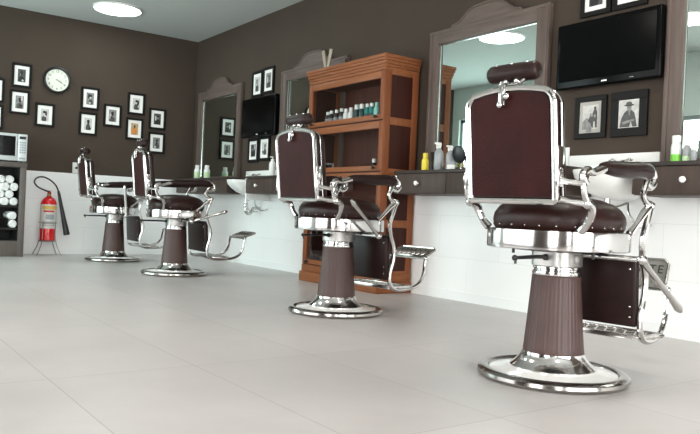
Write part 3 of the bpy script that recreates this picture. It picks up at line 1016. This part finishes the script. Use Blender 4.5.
# back wall: local x = world x, facing -y
BWP = [
    (1.455, 1.777, 0.200, 0.268, 1, 'small black framed picture cut by the left edge, upper of two'),
    (1.452, 1.487, 0.200, 0.268, 2, 'small black framed picture cut by the left edge, just above the microwave'),
    (1.723, 1.968, 0.205, 0.265, 3, 'black framed picture directly left of the round clock'),
    (1.712, 1.674, 0.208, 0.265, 4, 'black framed picture below the one left of the clock'),
    (1.980, 1.563, 0.208, 0.262, 5, 'black framed picture hanging below the round clock'),
    (2.470, 1.810, 0.208, 0.262, 7, 'black framed picture right of the clock, upper of the first pair'),
    (2.458, 1.515, 0.208, 0.265, 8, 'black framed picture right of the clock, lower of the first pair'),
    (2.738, 1.642, 0.212, 0.265, 10, 'single black framed picture between the two stacked pairs'),
    (3.018, 1.816, 0.212, 0.262, 11, 'black framed picture directly above the orange one'),
    (3.008, 1.513, 0.212, 0.262, 99, 'black framed picture with an orange print'),
    (3.287, 1.664, 0.212, 0.258, 6, 'black framed picture nearest the corner, upper of its pair'),
    (3.287, 1.370, 0.212, 0.258, 13, 'black framed picture nearest the corner, lower, above the chair headrest'),
]
for x, z, w, h, k, lab in BWP:
    picture((x, D, z), 0, w, h, k, lab, 'pictures on the far wall')
# mirror wall: local x -> world -y, facing -x
RWP = [
    (7.005, 1.966, 0.232, 0.285, 14, 'black framed picture above the far television, left of the pair', 0.030, 0.034, False),
    (6.760, 1.979, 0.232, 0.285, 16, 'black framed picture above the far television, right of the pair', 0.030, 0.034, False),
    (7.035, 1.247, 0.232, 0.260, 18, 'black framed picture below the far television, left of the pair', 0.030, 0.034, False),
    (6.787, 1.256, 0.232, 0.260, 20, 'black framed picture below the far television, right of the pair', 0.030, 0.034, False),
    (2.736, 1.253, 0.222, 0.258, 90, 'large black framed group photograph below the near television', 0.033, 0.022, True),
    (2.474, 1.253, 0.236, 0.264, 91, 'large black framed portrait in a dark hat below the near television', 0.050, 0.004, False),
    (2.734, 2.010, 0.215, 0.268, 15, 'black framed picture above the near television, left of the pair', 0.030, 0.030, False),
    (2.500, 2.010, 0.225, 0.268, 17, 'black framed picture above the near television, right of the pair', 0.030, 0.030, False),
]
for y, z, w, h, k, lab, bd, mw_, gr in RWP:
    picture((W, y, z), -pi / 2, w, h, k, lab, 'pictures on the mirror wall', bd, mw_, gr)


# ------------------------------------------------------------------ wall clock
ck = thing('wall_clock', (2.095, D, 1.971), 'round black-rimmed wall clock with a white face', 'clock')
MB().lathe([(0.0, -0.001), (0.150, -0.001), (0.152, -0.02), (0.147, -0.038), (0.136, -0.042), (0.126, -0.034), (0.124, -0.012)], M['black'], n=56, axis='y', cap=False).build('rim', ck)
MB().lathe([(0.126, -0.012), (0.126, -0.018), (0.0, -0.018)], M['face'], n=48, axis='y').build('dial', ck)
nm = MB()
for k in range(12):
    a = radians(90 - 30 * (k + 1))
    xf = Matrix.Translation((0.096 * cos(a), -0.0188, 0.096 * sin(a))) @ Matrix.Rotation(pi / 2, 4, 'X')
    nm.text(str(k + 1), 0.036, M['black'], xf, 0.0004)
nm.build('numerals', ck, smooth=False)
for nme, ang, L, wd, off in (('hour_hand', -22, 0.062, 0.006, 0.021), ('minute_hand', -32, 0.095, 0.004, 0.023)):
    a = radians(ang)
    dx, dz = cos(a), sin(a)
    MB().tube([(-0.015 * dx, -off, -0.015 * dz), (L * dx, -off, L * dz)], [wd, wd * 0.6], M['black'], n=6, flat=(1, 0.35)).build(nme, ck)

# wall sockets
for loc, rz, lab in (((2.347, D, 0.995), 0, 'white wall socket above the panelling near the fire extinguisher'), ((W, 2.925, 1.015), -pi / 2, 'white wall socket beside the backrest of the nearest chair')):
    s = thing('wall_socket', loc, lab, 'socket', 'white wall sockets', rz)
    MB().box((-0.042, -0.012, -0.062), (0.042, -0.0005, 0.062), M['white_plastic'], 0.004).build('cover_plate', s)
    so = MB()
    so.lathe([(0.014, -0.0125), (0.014, -0.0135), (0.0, -0.0135)], M['black'], n=16, axis='y')
    so.build('socket_hole', s)


# ------------------------------------------------------------------ bookcase
BX0, BX1 = 3.425, W - 0.025      # front face, back
BY0, BY1 = 4.325, 5.395
bkc = thing('bookcase', (0, 0, 0), 'tall reddish wooden bookcase with bottles on its top shelf', 'bookcase')
bkc.location = (BX0, BY0, 0)


def bl(lo, hi):
    return (lo[0] - BX0, lo[1] - BY0, lo[2]), (hi[0] - BX0, hi[1] - BY0, hi[2])


SECZ = [0.145, 0.540, 0.935, 1.330, 1.715]     # section seams
cs = MB()
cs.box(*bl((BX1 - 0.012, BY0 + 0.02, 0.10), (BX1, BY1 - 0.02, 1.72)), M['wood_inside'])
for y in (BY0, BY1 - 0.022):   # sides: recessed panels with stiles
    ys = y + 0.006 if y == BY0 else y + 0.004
    cs.box(*bl((BX0 + 0.03, ys, 0.10), (BX1 - 0.01, ys + 0.012, 1.72)), M['wood_shaded'])
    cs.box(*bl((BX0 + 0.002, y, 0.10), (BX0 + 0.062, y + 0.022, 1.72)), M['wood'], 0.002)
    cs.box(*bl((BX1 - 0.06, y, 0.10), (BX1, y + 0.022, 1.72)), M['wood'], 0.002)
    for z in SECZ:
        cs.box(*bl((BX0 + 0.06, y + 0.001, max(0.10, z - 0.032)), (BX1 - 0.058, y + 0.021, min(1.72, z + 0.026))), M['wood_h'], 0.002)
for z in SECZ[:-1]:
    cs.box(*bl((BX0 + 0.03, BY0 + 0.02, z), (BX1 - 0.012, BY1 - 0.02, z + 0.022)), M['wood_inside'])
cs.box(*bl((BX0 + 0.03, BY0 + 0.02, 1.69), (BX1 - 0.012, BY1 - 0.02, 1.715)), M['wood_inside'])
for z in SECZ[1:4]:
    cs.box(*bl((BX0 + 0.006, BY0 + 0.012, z - 0.008), (BX0 + 0.05, BY1 - 0.012, z + 0.008)), M['wood_shaded'])
cs.build('carcass', bkc)
pl = MB()
pl.box(*bl((BX0 - 0.004, BY0 - 0.004, 0.085), (BX1, BY1 + 0.004, 0.145)), M['wood_h'], 0.004)
pl.box(*bl((BX0 - 0.022, BY0 - 0.016, 0.0), (BX1, BY1 + 0.016, 0.085)), M['wood_h'], 0.008)
pl.build('plinth', bkc)
cn = MB()
for x, dy, z0, z1 in ((-0.003, 0.001, 1.712, 1.738), (-0.009, 0.006, 1.738, 1.758), (-0.016, 0.011, 1.758, 1.785), (-0.024, 0.017, 1.785, 1.806), (-0.030, 0.022, 1.806, 1.832)):
    cn.box(*bl((BX0 + x, BY0 - dy, z0), (BX1, BY1 + dy, z1)), M['wood_h'], 0.004)
cn.build('cornice', bkc)
for k in range(4):
    z0, z1 = SECZ[k] + 0.006, SECZ[k + 1] - 0.006
    dr = MB()
    dr.box(*bl((BX0 - 0.004, BY0 + 0.004, z0), (BX0 + 0.022, BY0 + 0.056, z1)), M['wood'], 0.003)
    dr.box(*bl((BX0 - 0.004, BY1 - 0.056, z0), (BX0 + 0.022, BY1 - 0.004, z1)), M['wood'], 0.003)
    dr.box(*bl((BX0 - 0.003, BY0 + 0.054, z0), (BX0 + 0.021, BY1 - 0.054, z0 + 0.040)), M['wood_h'], 0.003)
    dr.box(*bl((BX0 - 0.003, BY0 + 0.054, z1 - 0.056), (BX0 + 0.021, BY1 - 0.054, z1)), M['wood_h'], 0.003)
    d = dr.build('door', bkc)
    MB().box(*bl((BX0 + 0.007, BY0 + 0.054, z0 + 0.038), (BX0 + 0.010, BY1 - 0.054, z1 - 0.054)), M['glass']).build('pane', d, smooth=False)
    for y in (BY0 + 0.088, BY1 - 0.088):
        MB().lathe([(0.006, 0.0), (0.006, -0.012), (0.013, -0.017), (0.015, -0.025), (0.010, -0.031), (0.0, -0.033)], M['knob_dark'], c=(-0.004, y - BY0, z0 + 0.022), n=14, axis='x').build('knob', d)


# ------------------------------------------------------------------ bottles
def bottle(loc, r, h, body, cap, label, group, kind='round', cap_r=0.55, cap_h=0.2, band=None, cat='bottle', name='bottle'):
    t = thing(name, loc, label, cat, group)
    hb = h * (1 - cap_h)
    MB().lathe([(0.0, 0.0), (r * 0.92, 0.0), (r, 0.006), (r, hb * 0.72), (r * 0.93, hb * 0.84), (r * cap_r * 0.9, hb * 0.96), (r * cap_r * 0.85, hb), (0, hb)], body, n=20).build('bottle_body', t)
    if kind == 'spray':
        c = MB().lathe([(0.0, hb), (r * 0.42, hb), (r * 0.42, hb + h * 0.06), (0, hb + h * 0.06)], cap, n=14)
        c.box((-r * 0.35, -0.010, hb + h * 0.06), (r * 0.5, 0.010, hb + h * 0.2), cap, 0.004)
        c.box((-r * 1.15, -0.008, hb + h * 0.13), (r * 0.5, 0.008, hb + h * 0.2), cap, 0.003)
        c.tube([(-r * 0.7, 0, hb + h * 0.13), (-r * 0.75, 0, hb + h * 0.05), (-r * 0.6, 0, hb - h * 0.03)], 0.004, cap, n=6)
        c.build('spray_head', t)
    elif kind == 'pump':
        c = MB().lathe([(0.0, hb), (r * 0.5, hb), (r * 0.5, hb + h * 0.05), (r * 0.15, hb + h * 0.06), (r * 0.15, hb + h * 0.15), (0, hb + h * 0.15)], cap, n=14)
        c.tube([(r * 0.2, 0, hb + h * 0.16), (-r * 0.9, 0, hb + h * 0.15)], 0.006, cap, n=8)
        c.build('pump_head', t)
    else:
        MB().lathe([(0.0, hb - 0.002), (r * cap_r, hb - 0.002), (r * cap_r, h - 0.003), (r * cap_r * 0.85, h), (0, h)], cap, n=18).build('cap', t)
    if band:
        z0, z1, m = band
        MB().lathe([(r * 1.0, hb * z0), (r * 1.02, hb * z0), (r * 1.02, hb * z1), (r * 1.0, hb * z1)], m, n=20, cap=False).build('label_band', t)
    return t


SH = SECZ[3] + 0.0228
SHB = [
    (5.201, 0.118, 'd', 'slim dark bottle with a white cap, farthest left on the top bookcase shelf'),
    (5.149, 0.125, 'd', 'dark bottle with a white cap, second from the left on the top bookcase shelf'),
    (5.071, 0.126, 'd', 'dark bottle with a white cap, third from the left on the top bookcase shelf'),
    (4.996, 0.130, 'd', 'dark bottle with a white cap beside the first all-white bottle in the bookcase'),
    (4.930, 0.122, 'w', 'all-white bottle in the bookcase, left of the two'),
    (4.862, 0.126, 'w', 'all-white bottle in the bookcase, right of the two'),
    (4.782, 0.140, 'k', 'dark teal bottle with a broad white cap next to the all-white bottles'),
    (4.714, 0.140, 'k', 'dark teal bottle with a broad white cap next to the bright teal ones'),
    (4.640, 0.136, 't', 'bright teal bottle with a white cap, left of the two in the bookcase'),
    (4.582, 0.136, 't', 'bright teal bottle with a white cap, right of the two in the bookcase'),
    (4.515, 0.134, 'p', 'pale mint bottle at the right end of the top bookcase shelf'),
]
for y, h, k, lab in SHB:
    body = {'d': M['dark_bottle'], 'w': M['white_plastic'], 'k': M['teal_dark'], 't': M['teal'], 'p': M['teal_pale']}[k]
    cap = M['white_plastic'] if k != 'p' else M['teal_pale']
    band = {'d': (0.25, 0.6, M['grey_label']), 't': (0.2, 0.5, M['teal_dark']), 'k': None, 'w': None, 'p': None}[k]
    bottle((3.50, y, SH), 0.026 if k in 'wp' else 0.0245, h, body, cap, lab, 'bottles on the top bookcase shelf', cap_r=0.8 if k == 'k' else 0.62, cap_h=0.26 if k == 'k' else 0.2, band=band)
bottle((3.50, 4.52, SECZ[2] + 0.0228), 0.019, 0.085, M['dark_bottle'], M['white_plastic'], 'tiny dark pot with a pale cap on the second bookcase shelf', None, cap_r=0.9, cap_h=0.35)

CT = CZ1
bottle((3.585, 4.015, CT), 0.027, 0.135, M['yellow'], M['yellow'], 'yellow bottle on the counter right of the bookcase', None, cap_r=0.7, cap_h=0.25)
bottle((3.585, 3.872, CT), 0.034, 0.205, M['pale_plastic'], M['white_plastic'], 'clear spray bottle on the counter, next to the dark brush', 'spray bottles by the mirror', kind='spray')
bottle((3.605, 3.772, CT), 0.032, 0.180, M['pale_plastic'], M['white_plastic'], 'clear spray bottle on the counter, next to the round black hand mirror', 'spray bottles by the mirror', kind='spray')
hm = thing('hand_mirror', (3.60, 3.655, CT), 'round black hand mirror standing on the counter by the nearest chair', 'mirror')
MB().lathe([(0.0, 0.0), (0.04, 0.0), (0.042, 0.006), (0.012, 0.012), (0.007, 0.03), (0.007, 0.07), (0, 0.07)], M['chrome'], n=20).build('stand', hm)
hmh = MB()
hmh.lathe([(0.0, 0.010), (0.05, 0.010), (0.062, 0.004), (0.062, -0.004), (0.05, -0.010), (0.0, -0.010)], M['black'], c=(0, 0, 0.112), n=28, axis='x')
hmh.build('mirror_head', hm, rot=(0, radians(-14), 0))
br = thing('neck_brush', (3.59, 3.945, CT), 'dark slim barber brush standing beside the yellow bottle', 'brush')
MB().lathe([(0.0, 0.0), (0.016, 0.0), (0.017, 0.02), (0.010, 0.03), (0.008, 0.06), (0.012, 0.07), (0, 0.07)], M['black'], n=14).build('handle', br)
MB().lathe([(0.0, 0.068), (0.011, 0.068), (0.018, 0.13), (0.014, 0.14), (0.0, 0.142)], M['leather_dark'], n=14).build('bristles', br)
jr = thing('jar', (3.545, 3.70, CT), 'small white jar on the counter in front of the hand mirror', 'jar')
MB().lathe([(0.0, 0.0), (0.028, 0.0), (0.030, 0.004), (0.030, 0.036), (0.0, 0.036)], M['white_plastic'], n=20).build('jar_body', jr)
MB().lathe([(0.0, 0.0355), (0.031, 0.0355), (0.031, 0.052), (0.028, 0.055), (0.0, 0.055)], M['pale_plastic'], n=20).build('lid', jr)

bottle((3.635, 2.096, CT), 0.026, 0.150, M['white_plastic'], M['white_plastic'], 'white bottle with a broad green foot on the right-hand counter', None, cap_r=0.85, cap_h=0.22, band=(0.02, 0.42, M['green']))
bottle((3.635, 2.036, CT), 0.021, 0.120, M['pale_plastic'], M['white_plastic'], 'white and pale green bottle right of the green-footed one', None, cap_r=0.7, cap_h=0.2, band=(0.06, 0.4, M['green_pale']))
bottle((3.62, 1.990, CT), 0.017, 0.085, M['pale_plastic'], M['white_plastic'], 'small clear bottle on the right-hand counter', None, cap_r=0.7, cap_h=0.2, band=(0.1, 0.5, M['grey_label']))
bottle((3.635, 1.935, CT), 0.023, 0.105, M['white_plastic'], M['white_plastic'], 'white bottle at the very right edge of the counter', None, cap_r=0.8)
bottle((3.585, 8.06, CT), 0.036, 0.165, M['white_plastic'], M['white_plastic'], 'pale green bottle far along the counter, left of the two', 'pale green bottles', cap_r=0.7, band=(0.1, 0.62, M['green_pale']))
bottle((3.585, 7.79, CT), 0.036, 0.155, M['white_plastic'], M['white_plastic'], 'pale green bottle far along the counter, right of the two', 'pale green bottles', cap_r=0.7, band=(0.1, 0.62, M['green_pale']))
bottle((3.605, 6.31, CT), 0.033, 0.205, M['white_plastic'], M['white_plastic'], 'white pump bottle on the counter left of the second chair backrest', None, kind='pump')

# ornament on top of the bookcase
vv = thing('ornament', (3.52, 5.285, 1.834), 'pale V-shaped ornament on top of the bookcase', 'ornament')
vm = MB()
for s in (-1, 1):
    vm.tube([(0, s * 0.012, 0.006), (0, s * 0.030, 0.08), (0, s * 0.062, 0.19)], [0.020, 0.020, 0.024], M['stone'], n=12, flat=(0.9, 0.5))
vm.build('upright', vv)
MB().lathe([(0.0, 0.0), (0.034, 0.0), (0.034, 0.008), (0.018, 0.014), (0.0, 0.014)], M['stone'], n=20).build('foot', vv)
bottle((3.56, 5.05, 1.832), 0.016, 0.085, M['dark_bottle'], M['black'], 'tiny dark bottle on top of the bookcase beside the pale V-shaped ornament', None)


# ------------------------------------------------------------------ towel cabinet, towels, microwave
CBX1, CBY0, CBZ = 1.722, 8.20, 0.990
CBX0 = 0.62
cab = thing('towel_cabinet', (CBX1, CBY0, 0), 'taupe open-fronted cabinet holding rolled towels at the left edge', 'cabinet')
w_, d_ = CBX1 - CBX0, D - 0.021 - CBY0
cm = MB()
cm.box((-0.06, 0, 0), (0, d_, CBZ - 0.05), M['cabinet'], 0.002)
cm.box((-w_, 0, 0), (-w_ + 0.06, d_, CBZ - 0.05), M['cabinet'], 0.002)
cm.box((-w_, -0.004, CBZ - 0.05), (0.004, d_, CBZ), M['cabinet'], 0.003)
cm.box((-w_ + 0.06, 0.006, 0), (-0.06, d_, 0.165), M['cabinet'], 0.002)
cm.build('carcass', cab)
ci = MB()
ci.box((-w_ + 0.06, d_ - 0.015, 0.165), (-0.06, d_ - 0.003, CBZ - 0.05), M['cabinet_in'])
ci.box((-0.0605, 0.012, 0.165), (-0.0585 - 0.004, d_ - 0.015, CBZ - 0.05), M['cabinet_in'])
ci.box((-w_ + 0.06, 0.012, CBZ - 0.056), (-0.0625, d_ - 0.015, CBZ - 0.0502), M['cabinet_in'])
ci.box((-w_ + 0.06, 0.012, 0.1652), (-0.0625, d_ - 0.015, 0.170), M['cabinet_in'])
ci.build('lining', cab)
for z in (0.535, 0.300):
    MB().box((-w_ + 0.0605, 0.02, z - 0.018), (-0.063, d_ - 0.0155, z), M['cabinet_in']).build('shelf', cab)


def towel(x, z, m, label, group, r=0.055):
    t = thing('rolled_towel', (x, CBY0 + 0.03, z), label, 'towel', group)
    mbt = MB()
    L = 0.30
    mbt.lathe([(r * 0.86, 0.0), (r, 0.012), (r, L - 0.012), (r * 0.86, L)], m, n=24, axis='y')
    # spiral of the rolled end
    pts = []
    for i in range(44):
        a = i * 0.42
        rr = r * 0.10 + r * 0.80 * i / 43
        pts.append((rr * cos(a), -0.002, rr * sin(a)))
    mbt.tube(pts, 0.0055, m, n=6)
    mbt.build('terry_roll', t, angle=60)
    return t


TR_ = 0.042
gx = CBX1 - 0.0625 - TR_ - 0.0025
ROWN = ('bottom row', 'second row', 'third row', 'top row')
for row, xs in enumerate(((0, 1), (0.5, 1.5), (0, 1), (0.5, 1.5))):
    for k, q in enumerate(xs):
        towel(gx - q * 0.0872, 0.5365 + TR_ + row * 0.0765, M['towel'], 'white rolled towel in the upper pile, ' + ROWN[row] + ', ' + ('nearer the cabinet side', 'farther from the cabinet side')[k], 'white rolled towels in the upper compartment', TR_)
towel(gx, 0.3015 + TR_, M['towel'], 'white rolled towel lying on the lower shelf beside the black one', 'white rolled towels on the lower shelf', TR_)
towel(gx - 0.004, 0.3030 + 3 * TR_ + 0.001, M['towel'], 'white rolled towel resting on another on the lower shelf', 'white rolled towels on the lower shelf', TR_)
towel(gx - 0.103, 0.3015 + 0.055, M['towel_dark'], 'black rolled towel on the lower shelf beside the white ones', None, 0.055)

MWX1, MWZ0, MWZ1 = 1.742, 1.002, 1.290
mw = thing('microwave_oven', (MWX1 - 0.02, 8.215, CBZ), 'silver microwave oven standing on the towel cabinet', 'microwave')
h0 = 0.012
mwh = MWZ1 - CBZ
mo = MB().box((-0.50, 0.012, h0), (0, 0.37, mwh), M['micro'], 0.006)
for x in (-0.46, -0.04):
    for y in (0.05, 0.33):
        mo.lathe([(0.014, 0.0), (0.014, h0 + 0.004)], M['black'], c=(x, y, 0), n=12)
mo.build('casing', mw)
dr = MB().box((-0.498, -0.010, h0 + 0.004), (-0.098, 0.0118, mwh - 0.004), M['micro'], 0.006).build('door', mw)
MB().box((-0.470, -0.0125, h0 + 0.052), (-0.118, -0.0098, mwh - 0.030), M['micro_glass'], 0.001, 1).build('door_window', dr)
cpn = MB().box((-0.094, -0.008, h0 + 0.004), (-0.002, 0.0118, mwh - 0.004), M['micro'], 0.004)
cpn = cpn.build('control_panel', mw)
MB().box((-0.080, -0.0095, mwh - 0.055), (-0.016, -0.0078, mwh - 0.026), M['black']).build('display', cpn, smooth=False)
kp = MB()
for r_ in range(5):
    for c_ in range(3):
        x = -0.078 + c_ * 0.0225
        z = mwh - 0.090 - r_ * 0.026
        kp.box((x, -0.0092, z - 0.009), (x + 0.018, -0.0078, z + 0.009), M['micro_key'])
kp.box((-0.078, -0.0092, h0 + 0.022), (-0.018, -0.0078, h0 + 0.040), M['micro_key'])
kp.build('keypad', cpn, smooth=False)


# ------------------------------------------------------------------ fire extinguisher on a wire stand
EX, EY = 2.022, 8.47
st = thing('extinguisher_stand', (EX, EY, 0), 'low wire stand under the red fire extinguisher', 'stand')
sm = MB()
ring = [(0.094 * cos(2 * pi * i / 24), 0.094 * sin(2 * pi * i / 24), 0.0) for i in range(24)]
for z in (0.155, 0.36):
    sm.tube([(x, y, z) for x, y, _ in ring], 0.004, M['wire'], n=6, closed=True)
for s in (-1, 1):
    sm.tube([(-0.09, s * 0.02, 0.157), (0.09, s * 0.02, 0.157)], 0.004, M['wire'], n=6)
sm.build('cradle', st)
for sx, sy in ((-1, -1), (1, -1), (-1, 1), (1, 1)):
    MB().tube([(sx * 0.066, sy * 0.066, 0.36), (sx * 0.072, sy * 0.07, 0.155), (sx * 0.118, sy * 0.10, 0.02), (sx * 0.132, sy * 0.105, 0.005)], 0.0048, M['wire'], smooth=3, n=6).build('leg', st)
ex = thing('fire_extinguisher', (EX, EY, 0.1615), 'red fire extinguisher with a black hose against the far wall', 'fire extinguisher')
MB().lathe([(0.0, 0.0), (0.078, 0.0), (0.085, 0.008), (0.085, 0.40), (0.080, 0.43), (0.064, 0.46), (0.040, 0.478), (0.026, 0.485), (0.026, 0.498), (0.0, 0.498)], M['red'], n=36).build('cylinder', ex)
lb = MB()
lb.lathe([(0.0852, 0.135), (0.0862, 0.135), (0.0862, 0.40), (0.0852, 0.40)], M['ext_label'], n=36, cap=False)
lb.build('paper_label', ex)
li = MB()
for a0, a1, z0, z1, m in ((-150, -30, 0.345, 0.385, 'yellow_label'), (-140, -60, 0.315, 0.335, 'red_label'), (-120, -60, 0.235, 0.290, 'micro_key'), (-145, -35, 0.205, 0.212, 'micro_key'), (-145, -35, 0.185, 0.192, 'micro_key'), (-145, -35, 0.165, 0.172, 'micro_key')):
    poly = []
    n = 10
    for i in range(n + 1):
        a = radians(a0 + (a1 - a0) * i / n)
        poly.append((0.0868 * cos(a), 0.0868 * sin(a)))
    mi = li.mi(M[m])
    vs0 = [li.bm.verts.new((x, y, z0)) for x, y in poly]
    vs1 = [li.bm.verts.new((x, y, z1)) for x, y in poly]
    for i in range(n):
        li._f([vs0[i], vs0[i + 1], vs1[i + 1], vs1[i]], mi)
li.build('label_print', ex)
vl = MB()
vl.lathe([(0.0, 0.497), (0.020, 0.497), (0.020, 0.525), (0.014, 0.535), (0.0, 0.535)], M['brass'], n=16)
vl.box((-0.012, -0.05, 0.525), (0.012, 0.03, 0.537), M['red'], 0.003)
vl.box((-0.010, -0.06, 0.545), (0.010, 0.02, 0.552), M['red'], 0.003)
vl.tube([(0, 0.02, 0.531), (0, 0.025, 0.545)], 0.006, M['red'])
vl.build('valve', ex)
hs = MB()
hs.tube([(0.015, 0, 0.515), (0.0, -0.03, 0.535), (-0.06, -0.045, 0.555), (-0.135, -0.05, 0.590), (-0.170, -0.05, 0.640), (-0.145, -0.05, 0.685), (-0.085, -0.05, 0.700), (-0.01, -0.05, 0.672), (0.055, -0.045, 0.615), (0.090, -0.04, 0.545)], 0.0085, M['black'], smooth=6, n=10)
hs.build('hose', ex)
hn = MB()
hn.tube([(0.086, -0.04, 0.555), (0.096, -0.04, 0.515), (0.110, -0.04, 0.45), (0.150, -0.04, 0.27), (0.196, -0.04, 0.068)], [0.012, 0.016, 0.018, 0.024, 0.034], M['black'], n=16)
hn.build('horn', ex)


# ------------------------------------------------------------------ camera, world, view
cam = bpy.data.cameras.new('camera')
cam.sensor_fit = 'HORIZONTAL'
cam.sensor_width = 36.0
cam.lens = 37.26
cam.clip_start = 0.05
cam.clip_end = 60
co = bpy.data.objects.new('camera', cam)
COL.objects.link(co)
yaw, pitch, roll = radians(36.0241), radians(-0.2081), radians(2.4919)
f = Vector((sin(yaw) * cos(pitch), cos(yaw) * cos(pitch), sin(pitch)))
r = Vector((cos(yaw), -sin(yaw), 0))
u = r.cross(f)
r2 = cos(roll) * r + sin(roll) * u
u2 = -sin(roll) * r + cos(roll) * u
mw4 = Matrix(((r2.x, u2.x, -f.x, 0), (r2.y, u2.y, -f.y, 0), (r2.z, u2.z, -f.z, EYE), (0, 0, 0, 1)))
co.matrix_world = mw4
SC.camera = co

wd = bpy.data.worlds.new('world')
SC.world = wd
wd.use_nodes = True
wd.node_tree.nodes['Background'].inputs[0].default_value = (0.8, 0.9, 1.0, 1)
wd.node_tree.nodes['Background'].inputs[1].default_value = 0.3

SC.view_settings.view_transform = 'Standard'
SC.view_settings.look = 'None'
SC.view_settings.gamma = 1.0
SC.view_settings.use_curve_mapping = False
SC.view_settings.exposure = 0.67
SC.cycles.use_denoising = True
SC.cycles.max_bounces = 10
SC.cycles.diffuse_bounces = 5
SC.cycles.glossy_bounces = 6
SC.cycles.transparent_max_bounces = 12
SC.cycles.sample_clamp_indirect = 8.0
